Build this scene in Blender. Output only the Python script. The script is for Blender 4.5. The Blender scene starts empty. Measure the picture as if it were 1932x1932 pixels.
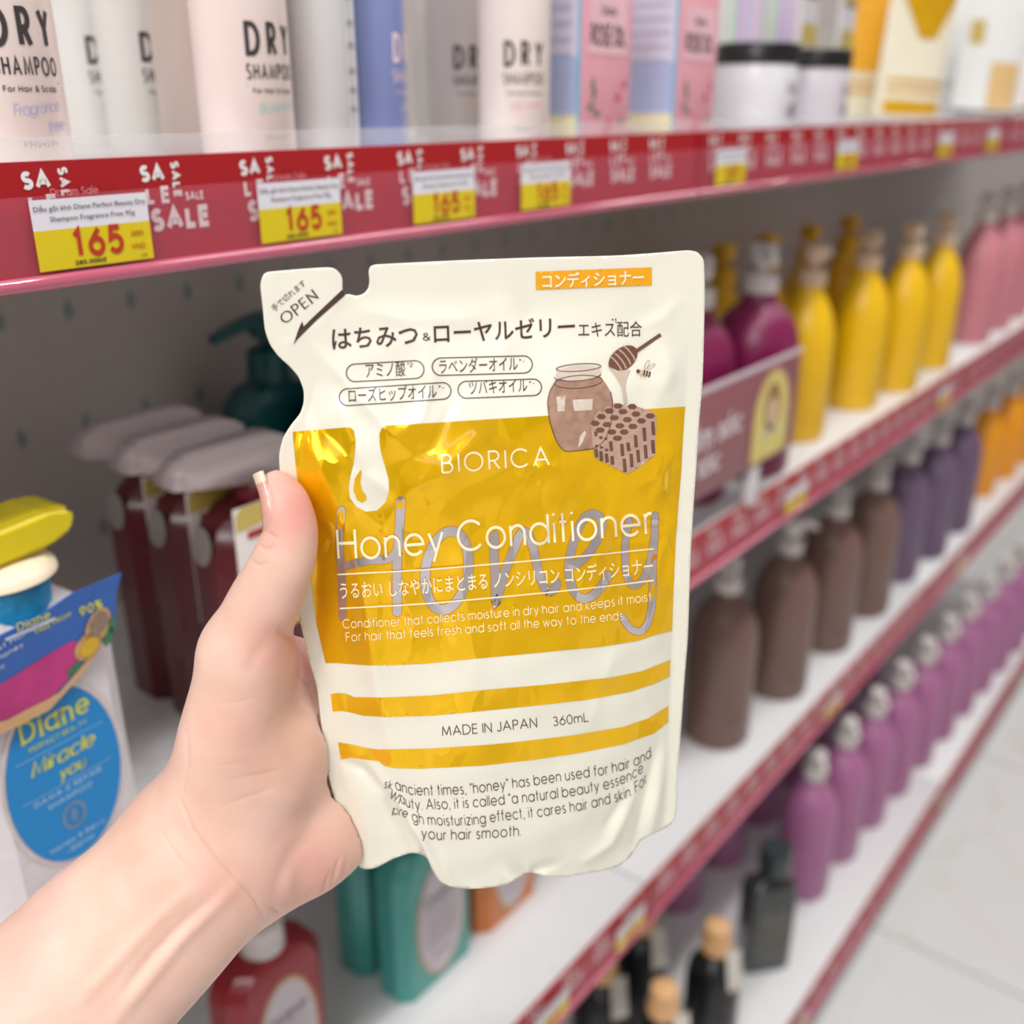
import bpy, bmesh, math, random
import numpy as np
from mathutils import Vector, Matrix
from mathutils.geometry import delaunay_2d_cdt

SC = bpy.context.scene
COL = SC.collection
random.seed(7)

# ------------------------------------------------------------------ camera
FPX = 1920.0                       # focal length in pixels of the 1932 px frame
CZ = 1.25                          # camera height
AL, TH = math.radians(38.3), math.radians(22.0)
FLAT_FWD = np.array([math.cos(AL), math.sin(AL), 0.0])
RIGHT = np.array([math.sin(AL), -math.cos(AL), 0.0])
FWD = math.cos(TH) * FLAT_FWD + np.array([0, 0, -math.sin(TH)])
UPV = math.sin(TH) * FLAT_FWD + np.array([0, 0, math.cos(TH)])
CAMP = np.array([0.0, 0.0, CZ])

cam_d = bpy.data.cameras.new('camera')
cam = bpy.data.objects.new('camera', cam_d)
COL.objects.link(cam)
M = Matrix.Identity(4)
for i in range(3):
    M[i][0] = RIGHT[i]; M[i][1] = UPV[i]; M[i][2] = -FWD[i]; M[i][3] = CAMP[i]
cam.matrix_world = M
cam_d.sensor_width = 36.0
cam_d.lens = 36.0 * FPX / 1932.0
cam_d.clip_start = 0.02
cam_d.dof.use_dof = True
cam_d.dof.focus_distance = 0.352
cam_d.dof.aperture_fstop = 5.8
cam_d.dof.aperture_blades = 0
SC.camera = cam

# ------------------------------------------------------------------ world, light, exposure
SC.view_settings.view_transform = 'Standard'
SC.view_settings.look = 'None'
SC.view_settings.gamma = 1.0
SC.view_settings.use_curve_mapping = False
SC.view_settings.exposure = -0.36
W = bpy.data.worlds.new('shop_light'); SC.world = W
W.use_nodes = True
bg = W.node_tree.nodes['Background']
bg.inputs[0].default_value = (1.0, 0.985, 0.97, 1)
bg.inputs[1].default_value = 0.13

def area(name, x, y, z, sx, sy, power, rot=(0, 0, 0), colr=(1, 0.985, 0.96)):
    l = bpy.data.lights.new(name, 'AREA'); l.shape = 'RECTANGLE'
    l.size, l.size_y, l.energy, l.color = sx, sy, power, colr
    o = bpy.data.objects.new(name, l); COL.objects.link(o)
    o.location = (x, y, z); o.rotation_euler = rot
    return o
for x in (-1.6, 0.2, 2.0, 3.8):
    area('ceiling_panel_light', x, -0.22, 2.85, 1.2, 0.3, 20)
    area('ceiling_panel_light', x, -0.8, 2.85, 1.2, 0.3, 1.5)
area('ceiling_panel_light', -2.6, -1.5, 2.85, 1.2, 0.3, 26)  # added out of view to brighten the wall and floor mirrored in the foil
area('ceiling_panel_light', -4.2, -0.6, 2.85, 1.2, 0.3, 20)  # also an added panel, brightens the unseen left end for the foil
aisle = area('aisle_fill_light', -1.55, -0.22, 2.25, 0.9, 0.7, 21)  # added fill lamp, brightens pouch and arm from the front
aisle.rotation_euler = Vector((1.75, 0.38, -1.05)).to_track_quat('-Z', 'Y').to_euler()
for x in (-1.4, -0.4, 1.05, 1.88, 3.44, 4.77, 6.7):
    l = bpy.data.lights.new('ceiling_spot_light', 'AREA'); l.shape = 'DISK'; l.size = 0.075; l.energy = 6.0; l.color = (1, 0.98, 0.95)
    o = bpy.data.objects.new('ceiling_spot_light', l); COL.objects.link(o); o.location = (x, -0.25, 2.85)

# ------------------------------------------------------------------ helpers
def ray(u, v):
    return RIGHT * ((u - 966.0) / FPX) + UPV * ((966.0 - v) / FPX) + FWD
def onz(u, v, z):
    d = ray(u, v); return CAMP + d * ((z - CZ) / d[2])
def ony(u, v, y):
    d = ray(u, v); return CAMP + d * (y / d[1])
def base_at(u, v, z, r):
    """centre of a round foot of radius r whose nearest edge shows at pixel u, v"""
    p = onz(u, v, z); d = ray(u, v); n = math.hypot(d[0], d[1])
    return (p[0] + d[0] / n * r, p[1] + d[1] / n * r, z)

def lin(c):
    c = c / 255.0
    return c / 12.92 if c <= 0.04045 else ((c + 0.055) / 1.055) ** 2.4
_mats = {}
def mat(name, rgb, rough=0.45, metal=0.0, var=0.05, scale=60.0, bump=0.0, bscale=200.0,
        trans=0.0, alpha=1.0, sss=0.0, coat=0.0, spec=0.5, emit=0.0):
    if name in _mats: return _mats[name]
    m = bpy.data.materials.new(name); m.use_nodes = True
    nt = m.node_tree; b = nt.nodes['Principled BSDF']
    c = tuple(lin(x) for x in rgb)
    tc = nt.nodes.new('ShaderNodeTexCoord')
    nz = nt.nodes.new('ShaderNodeTexNoise'); nz.inputs['Scale'].default_value = scale
    nt.links.new(tc.outputs['Object'], nz.inputs['Vector'])
    cr = nt.nodes.new('ShaderNodeValToRGB')
    lo = tuple(max(0, x * (1 - var)) for x in c) + (1,); hi = tuple(min(1, x * (1 + var)) for x in c) + (1,)
    cr.color_ramp.elements[0].position = 0.3; cr.color_ramp.elements[0].color = lo
    cr.color_ramp.elements[1].position = 0.7; cr.color_ramp.elements[1].color = hi
    nt.links.new(nz.outputs[0], cr.inputs[0])
    nt.links.new(cr.outputs[0], b.inputs['Base Color'])
    b.inputs['Roughness'].default_value = rough
    b.inputs['Metallic'].default_value = metal
    b.inputs['Specular IOR Level'].default_value = spec
    b.inputs['Transmission Weight'].default_value = trans
    b.inputs['Alpha'].default_value = alpha
    b.inputs['Coat Weight'].default_value = coat
    b.inputs['Coat Roughness'].default_value = 0.1
    if sss:
        b.inputs['Subsurface Weight'].default_value = sss
        b.inputs['Subsurface Radius'].default_value = (0.0042, 0.0016, 0.0009)
        b.inputs['Subsurface Scale'].default_value = 1.0
    if bump:
        n2 = nt.nodes.new('ShaderNodeTexNoise'); n2.inputs['Scale'].default_value = bscale
        n2.inputs['Detail'].default_value = 4
        nt.links.new(tc.outputs['Object'], n2.inputs['Vector'])
        bp = nt.nodes.new('ShaderNodeBump'); bp.inputs['Strength'].default_value = bump
        bp.inputs['Distance'].default_value = 0.002
        nt.links.new(n2.outputs[0], bp.inputs['Height']); nt.links.new(bp.outputs[0], b.inputs['Normal'])
    _mats[name] = m
    return m

def mk(name, V, Fs, m=None, parent=None, smooth=True, angle=38):
    me = bpy.data.meshes.new(name)
    me.from_pydata([tuple(map(float, v)) for v in V], [], [tuple(int(i) for i in f) for f in Fs])
    me.update()
    if smooth:
        me.polygons.foreach_set('use_smooth', [True] * len(me.polygons))
        me.set_sharp_from_angle(angle=math.radians(angle))
    o = bpy.data.objects.new(name, me); COL.objects.link(o)
    if m: me.materials.append(m)
    if parent is not None: o.parent = parent
    return o
def thing(name, label, cat, loc=(0, 0, 0), rz=0.0, group=None):
    o = bpy.data.objects.new(name, None); COL.objects.link(o)
    o.empty_display_size = 0.02
    o.location = loc; o.rotation_euler = (0, 0, rz)
    o['label'] = label; o['category'] = cat
    if group: o['group'] = group
    return o
def dup(root, loc, rz, label, group=None):
    r = root.copy(); COL.objects.link(r); r.location = loc; r.rotation_euler = (0, 0, rz); r['label'] = label
    if group: r['group'] = group
    for ch in list(root.children):
        c = ch.copy(); COL.objects.link(c); c.parent = r
        for g in list(ch.children):
            d = g.copy(); COL.objects.link(d); d.parent = c
    return r
def structure(o):
    o['kind'] = 'structure'; return o

class MB:
    """collects shapes into one mesh"""
    def __init__(s): s.V = []; s.F = []
    def add(s, V, F):
        n = len(s.V); s.V += [tuple(v) for v in V]; s.F += [tuple(i + n for i in f) for f in F]; return s
    def box(s, x0, x1, y0, y1, z0, z1, bev=0.0):
        bm = bmesh.new()
        vs = [bm.verts.new((x, y, z)) for x in (x0, x1) for y in (y0, y1) for z in (z0, z1)]
        for f in ((0, 1, 3, 2), (4, 6, 7, 5), (0, 4, 5, 1), (2, 3, 7, 6), (0, 2, 6, 4), (1, 5, 7, 3)):
            bm.faces.new([vs[i] for i in f])
        if bev: bmesh.ops.bevel(bm, geom=bm.edges[:], offset=bev, segments=2, affect='EDGES', profile=0.5)
        bm.verts.index_update()
        s.add([v.co[:] for v in bm.verts], [[v.index for v in f.verts] for f in bm.faces]); bm.free(); return s
    def lathe(s, prof, n=32, sx=1, sy=1, p=2.0, cx=0, cy=0):
        V = []; F = []
        for r, z in prof:
            for k in range(n):
                a = 2 * math.pi * k / n; ca, sa = math.cos(a), math.sin(a)
                V.append((cx + r * sx * math.copysign(abs(ca) ** (2 / p), ca), cy + r * sy * math.copysign(abs(sa) ** (2 / p), sa), z))
        for i in range(len(prof) - 1):
            for k in range(n):
                k2 = (k + 1) % n
                F.append((i * n + k, i * n + k2, (i + 1) * n + k2, (i + 1) * n + k))
        F.append(tuple(range(n - 1, -1, -1))); F.append(tuple((len(prof) - 1) * n + k for k in range(n)))
        return s.add(V, F)
    def tube(s, pts, rad, n=12):
        pts = [Vector(p) for p in pts]; V = []; F = []
        ref = Vector((0, 0, 1))
        for i, p in enumerate(pts):
            t = (pts[min(i + 1, len(pts) - 1)] - pts[max(i - 1, 0)]).normalized()
            a = t.cross(ref)
            if a.length < 1e-4: a = t.cross(Vector((1, 0, 0)))
            a.normalize(); b = t.cross(a)
            r = rad[i] if isinstance(rad, (list, tuple)) else rad
            for k in range(n):
                q = 2 * math.pi * k / n
                V.append(p + a * (r * math.cos(q)) + b * (r * math.sin(q)))
        for i in range(len(pts) - 1):
            for k in range(n):
                k2 = (k + 1) % n
                F.append((i * n + k, i * n + k2, (i + 1) * n + k2, (i + 1) * n + k))
        F.append(tuple(range(n - 1, -1, -1))); F.append(tuple((len(pts) - 1) * n + k for k in range(n)))
        return s.add(V, F)
    def prism(s, poly, d0, d1, plane='xz'):
        """polygon given in (a, b), extruded along the third axis"""
        n = len(poly)
        def pt(a, b, d): return (a, d, b) if plane == 'xz' else ((a, b, d) if plane == 'xy' else (d, a, b))
        V = [pt(a, b, d0) for a, b in poly] + [pt(a, b, d1) for a, b in poly]
        F = [tuple(range(n)), tuple(range(2 * n - 1, n - 1, -1))] + [(i, i + n, (i + 1) % n + n, (i + 1) % n) for i in range(n)]
        return s.add(V, F)
    def build(s, name, m, parent=None, smooth=True, angle=38):
        o = mk(name, s.V, s.F, m, parent, smooth, angle)
        bm = bmesh.new(); bm.from_mesh(o.data); bmesh.ops.recalc_face_normals(bm, faces=bm.faces[:]); bm.to_mesh(o.data); bm.free()
        if smooth: o.data.set_sharp_from_angle(angle=math.radians(angle))
        return o

# ------------------------------------------------------------------ lettering
def arc(cx, cy, rx, ry, a0, a1, n=12):
    return [(cx + rx * math.cos(math.radians(a0 + (a1 - a0) * i / n)), cy + ry * math.sin(math.radians(a0 + (a1 - a0) * i / n))) for i in range(n + 1)]
XH, R = 0.70, 0.35
O_ = arc(R, R, R, R, 0, 360, 28)
GL = {
 'A': ([[(0, 0), (.42, 1), (.84, 0)], [(.14, .33), (.70, .33)]], .84),
 'B': ([[(0, 0), (0, 1), (.26, 1)] + arc(.26, .765, .24, .235, 90, -90)[1:] + [(0, .53)], [(.26, .53)] + arc(.30, .265, .28, .265, 90, -90) + [(0, 0)]], .58),
 'C': ([arc(.5, .5, .5, .5, 42, 318, 24)], .88),
 'D': ([[(0, 0), (0, 1), (.28, 1)] + arc(.28, .5, .5, .5, 90, -90, 18)[1:] + [(0, 0)]], .78),
 'E': ([[(.52, 1), (0, 1), (0, 0), (.52, 0)], [(0, .53), (.48, .53)]], .52),
 'F': ([[(.5, 1), (0, 1), (0, 0)], [(0, .53), (.46, .53)]], .5),
 'H': ([[(0, 0), (0, 1)], [(.68, 0), (.68, 1)], [(0, .53), (.68, .53)]], .68),
 'I': ([[(0, 0), (0, 1)]], .0),
 'J': ([[(.42, 1), (.42, .22)] + arc(.21, .22, .21, .22, 0, -160, 10)[1:]], .42),
 'L': ([[(0, 1), (0, 0), (.48, 0)]], .48),
 'M': ([[(0, 0), (.1, 1), (.46, .12), (.82, 1), (.92, 0)]], .92),
 'N': ([[(0, 0), (0, 1), (.7, 0), (.7, 1)]], .7),
 'O': ([arc(.5, .5, .5, .5, 0, 360, 32)], 1.0),
 'P': ([[(0, 0), (0, 1), (.28, 1)] + arc(.28, .74, .26, .26, 90, -90)[1:] + [(0, .48)]], .54),
 'R': ([[(0, 0), (0, 1), (.28, 1)] + arc(.28, .74, .26, .26, 90, -90)[1:] + [(0, .48)], [(.25, .48), (.56, 0)]], .56),
 'S': ([arc(.28, .755, .24, .245, 35, 270, 14) + arc(.28, .255, .28, .255, 90, -145, 14)[1:]], .56),
 'T': ([[(0, 1), (.6, 1)], [(.3, 1), (.3, 0)]], .6),
 'V': ([[(0, 1), (.38, 0), (.76, 1)]], .76),
 'W': ([[(0, 1), (.28, 0), (.55, .95), (.82, 0), (1.1, 1)]], 1.1),
 'Y': ([[(0, 1), (.36, .48), (.72, 1)], [(.36, .48), (.36, 0)]], .72),
 'X': ([[(0, 1), (.66, 0)], [(0, 0), (.66, 1)]], .66),
 'a': ([O_, [(2 * R, XH), (2 * R, 0)]], 2 * R),
 'b': ([O_, [(0, 1), (0, 0)]], 2 * R),
 'c': ([arc(R, R, R, R, 42, 318, 20)], .62),
 'd': ([O_, [(2 * R, 1), (2 * R, 0)]], 2 * R),
 'e': ([[(0.01, R), (2 * R, R)] + arc(R, R, R, R, 0, 322, 24)[1:]], 2 * R),
 'f': ([[(.13, 0), (.13, .82)] + arc(.3, .82, .17, .18, 180, 90, 6)[1:], [(0, XH), (.3, XH)]], .3),
 'g': ([O_, [(2 * R, XH), (2 * R, 0)] + arc(R, 0, R, .3, 0, -150, 12)[1:]], 2 * R),
 'h': ([[(0, 1), (0, 0)], [(0, .42)] + arc(.27, .43, .27, .27, 180, 0, 12) + [(.54, 0)]], .54),
 'i': ([[(0, XH), (0, 0)], [(0, .93), (0, 1.02)]], .0),
 'j': ([[(.1, XH), (.1, -.2)] + arc(-.03, -.2, .13, .1, 0, -90, 5)], .1),
 'k': ([[(0, 1), (0, 0)], [(.42, XH), (.03, .33), (.46, 0)]], .46),
 'l': ([[(0, 1), (0, 0)]], .0),
 'm': ([[(0, XH), (0, 0)], [(0, .42)] + arc(.23, .47, .23, .23, 180, 0, 10) + [(.46, 0)], [(.46, .42)] + arc(.69, .47, .23, .23, 180, 0, 10) + [(.92, 0)]], .92),
 'n': ([[(0, XH), (0, 0)], [(0, .42)] + arc(.27, .43, .27, .27, 180, 0, 12) + [(.54, 0)]], .54),
 'o': ([O_], 2 * R),
 'p': ([O_, [(0, XH), (0, -.3)]], 2 * R),
 'q': ([O_, [(2 * R, XH), (2 * R, -.3)]], 2 * R),
 'r': ([[(0, XH), (0, 0)], [(0, .45)] + arc(.2, .5, .2, .2, 180, 70, 7)], .27),
 's': ([arc(.19, .53, .16, .17, 35, 270, 10) + arc(.19, .18, .19, .18, 90, -145, 10)[1:]], .38),
 't': ([[(.13, 1), (.13, 0)], [(0, XH), (.28, XH)]], .28),
 'u': ([[(0, XH), (0, .27)] + arc(.26, .27, .26, .27, 180, 360, 12)[1:] + [(.52, XH)], [(.52, XH), (.52, 0)]], .52),
 'v': ([[(0, XH), (.27, 0), (.54, XH)]], .54),
 'w': ([[(0, XH), (.2, 0), (.4, XH), (.6, 0), (.8, XH)]], .8),
 'x': ([[(0, XH), (.48, 0)], [(0, 0), (.48, XH)]], .48),
 'y': ([[(0, XH), (.27, 0)], [(.54, XH), (.14, -.3)]], .54),
 'z': ([[(0, XH), (.46, XH), (0, 0), (.46, 0)]], .46),
 '0': ([arc(.31, .5, .31, .5, 0, 360, 28)], .62),
 '1': ([[(0, .8), (.2, 1), (.2, 0)]], .34),
 '2': ([arc(.28, .72, .28, .28, 170, -30, 12) + [(0, 0), (.6, 0)]], .6),
 '3': ([arc(.27, .76, .24, .24, 150, -90, 12) + arc(.27, .26, .29, .26, 90, -150, 12)[1:]], .56),
 '5': ([[(.52, 1), (.1, 1), (.04, .55)] + arc(.27, .32, .3, .32, 125, -150, 16)], .58),
 '6': ([[(.48, 1), (.08, .5)] + [], arc(.32, .31, .31, .31, 0, 360, 24)], .62),
 '8': ([arc(.28, .77, .22, .23, 0, 360, 20), arc(.28, .27, .28, .27, 0, 360, 20)], .56),
 '9': ([[(.14, 0), (.54, .5)], arc(.31, .69, .31, .31, 0, 360, 24)], .62),
 '.': ([[(0, 0), (0, .07)]], .0), ',': ([[(.06, .08), (0, -.14)]], .06),
 '"': ([[(0, 1.0), (0, .78)], [(.14, 1.0), (.14, .78)]], .14), '%': ([arc(.15, .8, .15, .2, 0, 360, 12), arc(.6, .2, .15, .2, 0, 360, 12), [(.65, 1), (.1, 0)]], .75),
 '&': ([[(.7, 0), (.12, .72)] + arc(.28, .8, .18, .2, 200, -40, 10) + [(.06, .35)] + arc(.3, .25, .26, .25, 160, 330, 10) + [(.66, .5)]], .7),
 '-': ([[(0, .35), (.3, .35)]], .3), '*': ([[(0, .7), (.3, .95)], [(.3, .7), (0, .95)], [(.15, .65), (.15, 1)]], .3), '/': ([[(0, 0), (.4, 1)]], .4),
}
def ribbon(pts, w, contrast=0.0, closed=False, rnd=False):
    """flat band of width w along a polyline -> V (n,2), quads.  contrast thins the horizontals."""
    P = [pts[0]]
    for p in pts[1:]:
        if math.hypot(p[0] - P[-1][0], p[1] - P[-1][1]) > 1e-6: P.append(p)
    P = np.array(P, float)
    closed = closed or (len(P) > 8 and np.hypot(*(P[0] - P[-1])) < 1e-6)
    if closed: P = P[:-1]
    n = len(P); L = np.zeros_like(P); Rr = np.zeros_like(P)
    for i in range(n):
        a = P[i] - P[i - 1] if (i > 0 or closed) else P[1] - P[0]
        b = P[(i + 1) % n] - P[i] if (i < n - 1 or closed) else P[-1] - P[-2]
        a = a / (np.hypot(*a) + 1e-9); b = b / (np.hypot(*b) + 1e-9)
        t = a + b
        if np.hypot(*t) < 0.3: t = b
        t /= np.hypot(*t); nrm = np.array([-t[1], t[0]])
        k = min(1.0 / max(0.35, abs(nrm @ np.array([-b[1], b[0]]))), 2.2)
        ww = w * (1 - contrast * (1 - abs(t[1])))
        L[i] = P[i] + nrm * ww / 2 * k; Rr[i] = P[i] - nrm * ww / 2 * k
    V = list(map(tuple, L)) + list(map(tuple, Rr))
    F = [(i, i + n, (i + 1) % n + n, (i + 1) % n) for i in range(n if closed else n - 1)]
    if rnd and not closed:
        for i, s in ((0, -1), (n - 1, 1)):
            d = (P[1] - P[0]) if i == 0 else (P[-1] - P[-2]); d /= np.hypot(*d); ang = math.atan2(d[1] * s, d[0] * s)
            k0 = len(V); V.append(tuple(P[i]))
            for j in range(9):
                q = ang - math.pi / 2 + math.pi * j / 8
                V.append((P[i][0] + w / 2 * math.cos(q), P[i][1] + w / 2 * math.sin(q)))
            F += [(k0, k0 + 1 + j, k0 + 2 + j) for j in range(8)]
    return V, F
def split_long(q, m):
    out = [q[0]]
    for a, b in zip(q[:-1], q[1:]):
        k = max(1, int(math.ceil(math.hypot(b[0] - a[0], b[1] - a[1]) / m)))
        out += [(a[0] + (b[0] - a[0]) * j / k, a[1] + (b[1] - a[1]) * j / k) for j in range(1, k + 1)]
    return out
def stroke_text(s, w=0.09, gap=0.2, xs=1.0, contrast=0.0, serif=0.0, slant=0.0, seg=9.0):
    """cap height 1, baseline 0 -> V array (n,2), faces, width"""
    V = []; F = []; x = w / 2
    for ch in s:
        if ch == ' ': x += 0.36 * xs; continue
        st, adv = GL.get(ch, GL['-'])
        for pl in st:
            q = [(x + px * xs * (1 - w * 0.3), w / 2 + py * (1 - w)) for px, py in pl]
            v, f = ribbon(split_long(q, seg), w, contrast); n = len(V); V += v; F += [tuple(i + n for i in ff) for ff in f]
            if serif:
                for e, nb in ((q[0], q[1]), (q[-1], q[-2])):
                    if abs(e[1] - nb[1]) > 0.25 and abs(e[0] - nb[0]) < 0.2:
                        yy = e[1] + (w / 2 - w * .2) * (1 if e[1] > nb[1] else -1)
                        v, f = ribbon([(e[0] - serif, yy), (e[0] + serif, yy)], w * 0.4); n = len(V); V += v; F += [tuple(i + n for i in ff) for ff in f]
        x += adv * xs + gap + w * 0.7
    V = np.array(V, float); W_ = x - gap - w * 0.2
    if slant: V[:, 0] += slant * V[:, 1]
    return V, F, W_
_tc = {}
def font_text(s, bold=0.0):
    if (s, bold) in _tc: return _tc[(s, bold)]
    c = bpy.data.curves.new('text', 'FONT'); c.body = s; c.size = 1.0; c.offset = bold; c.resolution_u = 2
    o = bpy.data.objects.new('text', c)
    me = bpy.data.meshes.new_from_object(o)
    V = np.array([v.co[:2] for v in me.vertices], float); F = [tuple(p.vertices) for p in me.polygons]
    bpy.data.objects.remove(o); bpy.data.curves.remove(c); bpy.data.meshes.remove(me)
    V[:, 0] -= V[:, 0].min(); V /= 0.729
    _tc[(s, bold)] = (V, F, V[:, 0].max()); return _tc[(s, bold)]

class Flat:
    """2D print: collects shapes in (x, z) metres; later laid on a flat or round face"""
    def __init__(s): s.V = []; s.F = []
    def put(s, V, F):
        n = len(s.V); s.V += [tuple(v) for v in V]; s.F += [tuple(i + n for i in f) for f in F]; return s
    def text(s, t, x, z, h, width=None, font=False, align='l', rot=0.0, **kw):
        V, F, W_ = font_text(t, kw.get('bold', 0.0)) if font else stroke_text(t, **kw)
        V = V * h; W_ *= h
        if width: V[:, 0] *= width / W_; W_ = width
        if align == 'c': V[:, 0] -= W_ / 2
        if align == 'r': V[:, 0] -= W_
        c, q = math.cos(rot), math.sin(rot)
        return s.put([(x + a * c - b * q, z + a * q + b * c) for a, b in V], F)
    def rect(s, x0, z0, x1, z1): return s.put([(x0, z0), (x1, z0), (x1, z1), (x0, z1)], [(0, 1, 2, 3)])
    def poly(s, pts): return s.put(pts, [tuple(range(len(pts)))])
    def oval(s, cx, cz, rx, rz, n=36, rot=0.0):
        c, q = math.cos(rot), math.sin(rot)
        return s.put([(cx + rx * math.cos(2 * math.pi * i / n) * c - rz * math.sin(2 * math.pi * i / n) * q,
                       cz + rx * math.cos(2 * math.pi * i / n) * q + rz * math.sin(2 * math.pi * i / n) * c) for i in range(n)], [tuple(range(n))])
    def line(s, pts, w, rnd=False): return s.put(*ribbon(pts, w, rnd=rnd))
    def flat(s, name, m, parent, y):                      # on a flat face at local y, read from -y
        return mk(name, [(a, y, b) for a, b in s.V], s.F, m, parent, False)
    def side(s, name, m, parent, x):                      # on a flat face at local x, read from -x
        return mk(name, [(x, -a, b) for a, b in s.V], s.F, m, parent, False)
    def round(s, name, m, parent, r, off=0.0003):         # wrapped on an upright cylinder
        me = [(r * math.sin(a / r) * (1 + off / r), -r * math.cos(a / r) * (1 + off / r), b) for a, b in s.V]
        return mk(name, me, s.F, m, parent, False)
ORD = ['first', 'second', 'third', 'fourth', 'fifth', 'sixth', 'seventh', 'eighth', 'ninth', 'tenth', 'eleventh', 'twelfth', 'thirteenth', 'fourteenth']
# ------------------------------------------------------------------ the shop: floor, back panel
white_metal = mat('white_shelf_metal', (226, 226, 228), 0.35, var=0.015)
def floor_mat():
    m = bpy.data.materials.new('white_marble_tile'); m.use_nodes = True; nt = m.node_tree; b = nt.nodes['Principled BSDF']
    tc = nt.nodes.new('ShaderNodeTexCoord')
    mp = nt.nodes.new('ShaderNodeMapping'); nt.links.new(tc.outputs['Object'], mp.inputs[0])
    br = nt.nodes.new('ShaderNodeTexBrick'); br.offset = 0.0
    br.inputs['Scale'].default_value = 1.0; br.inputs['Brick Width'].default_value = 0.6; br.inputs['Row Height'].default_value = 0.6
    br.inputs['Mortar Size'].default_value = 0.0022; br.inputs['Mortar Smooth'].default_value = 0.3
    mp.inputs['Location'].default_value = (-0.176, 0.02, 0)
    nt.links.new(mp.outputs[0], br.inputs['Vector'])
    nz = nt.nodes.new('ShaderNodeTexNoise'); nz.inputs['Scale'].default_value = 1.7; nz.inputs['Detail'].default_value = 6; nz.inputs['Distortion'].default_value = 1.2
    nt.links.new(tc.outputs['Object'], nz.inputs['Vector'])
    vein = nt.nodes.new('ShaderNodeValToRGB'); e = vein.color_ramp.elements
    e[0].position = 0.490; e[0].color = (0.74, 0.74, 0.745, 1); e[1].position = 0.508; e[1].color = (0.75, 0.75, 0.755, 1)
    g = vein.color_ramp.elements.new(0.5); g.color = (0.69, 0.66, 0.58, 1)
    nt.links.new(nz.outputs[0], vein.inputs[0])
    mx = nt.nodes.new('ShaderNodeMix'); mx.data_type = 'RGBA'
    nt.links.new(br.outputs['Fac'], mx.inputs['Factor']); nt.links.new(vein.outputs[0], mx.inputs['A'])
    mx.inputs['B'].default_value = (0.33, 0.31, 0.26, 1)
    nt.links.new(mx.outputs['Result'], b.inputs['Base Color'])
    b.inputs['Roughness'].default_value = 0.12
    return m
structure(mk('floor', [(-5.5, -2.6, 0), (5.5, -2.6, 0), (5.5, 0.74, 0), (-5.5, 0.74, 0)], [(0, 1, 2, 3)], floor_mat(), None, False))

structure(mk('wall_front', [(-5.5, -2.2, 0), (5.5, -2.2, 0), (5.5, -2.2, 2.6), (-5.5, -2.2, 2.6)], [(3, 2, 1, 0)], mat('front_wall_paint', (196, 193, 188), 0.6, var=0.01), None, False))  # unseen wall, added to bounce light and give the foil something to reflect
def panel_mat():
    """grey back panel with dark drop-shaped slots"""
    m = bpy.data.materials.new('grey_slotted_panel'); m.use_nodes = True; nt = m.node_tree; b = nt.nodes['Principled BSDF']
    N = nt.nodes.new; L = nt.links.new
    tc = N('ShaderNodeTexCoord'); sp = N('ShaderNodeSeparateXYZ'); L(tc.outputs['Object'], sp.inputs[0])
    def mth(op, a, bb=None):
        n = N('ShaderNodeMath'); n.operation = op
        for i, q in enumerate((a, bb)):
            if q is None: continue
            if isinstance(q, (int, float)): n.inputs[i].default_value = q
            else: L(q, n.inputs[i])
        return n.outputs[0]
    cx = mth('SUBTRACT', mth('FRACT', mth('DIVIDE', sp.outputs[0], 0.05)), 0.5)
    row = mth('FLOOR', mth('DIVIDE', sp.outputs[2], 0.042))
    zz = mth('SUBTRACT', mth('FRACT', mth('DIVIDE', sp.outputs[2], 0.042)), 0.5)
    ax = mth('MULTIPLY', mth('ABSOLUTE', cx), 0.05)
    az = mth('MULTIPLY', zz, 0.042)
    wid = mth('SUBTRACT', 0.0042, mth('MULTIPLY', mth('ABSOLUTE', mth('ADD', az, 0.002)), 0.42))
    hole = mth('MULTIPLY', mth('LESS_THAN', ax, wid), mth('LESS_THAN', mth('ABSOLUTE', az), 0.0085))
    alt = mth('LESS_THAN', mth('FRACT', mth('MULTIPLY', row, 0.5)), 0.25)
    hole = mth('MULTIPLY', hole, alt)
    nz = N('ShaderNodeTexNoise'); nz.inputs['Scale'].default_value = 30; L(tc.outputs['Object'], nz.inputs['Vector'])
    cr = N('ShaderNodeValToRGB'); cr.color_ramp.elements[0].color = (0.42, 0.37, 0.35, 1); cr.color_ramp.elements[1].color = (0.47, 0.42, 0.40, 1)
    L(nz.outputs[0], cr.inputs[0])
    mx = N('ShaderNodeMix'); mx.data_type = 'RGBA'; L(hole, mx.inputs['Factor']); L(cr.outputs[0], mx.inputs['A'])
    mx.inputs['B'].default_value = (0.19, 0.25, 0.25, 1)
    L(mx.outputs['Result'], b.inputs['Base Color']); b.inputs['Roughness'].default_value = 0.5
    return m
structure(MB().box(-5.5, 5.5, 0.70, 0.74, 0, 2.4).build('wall_back', panel_mat(), None, False))

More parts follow.
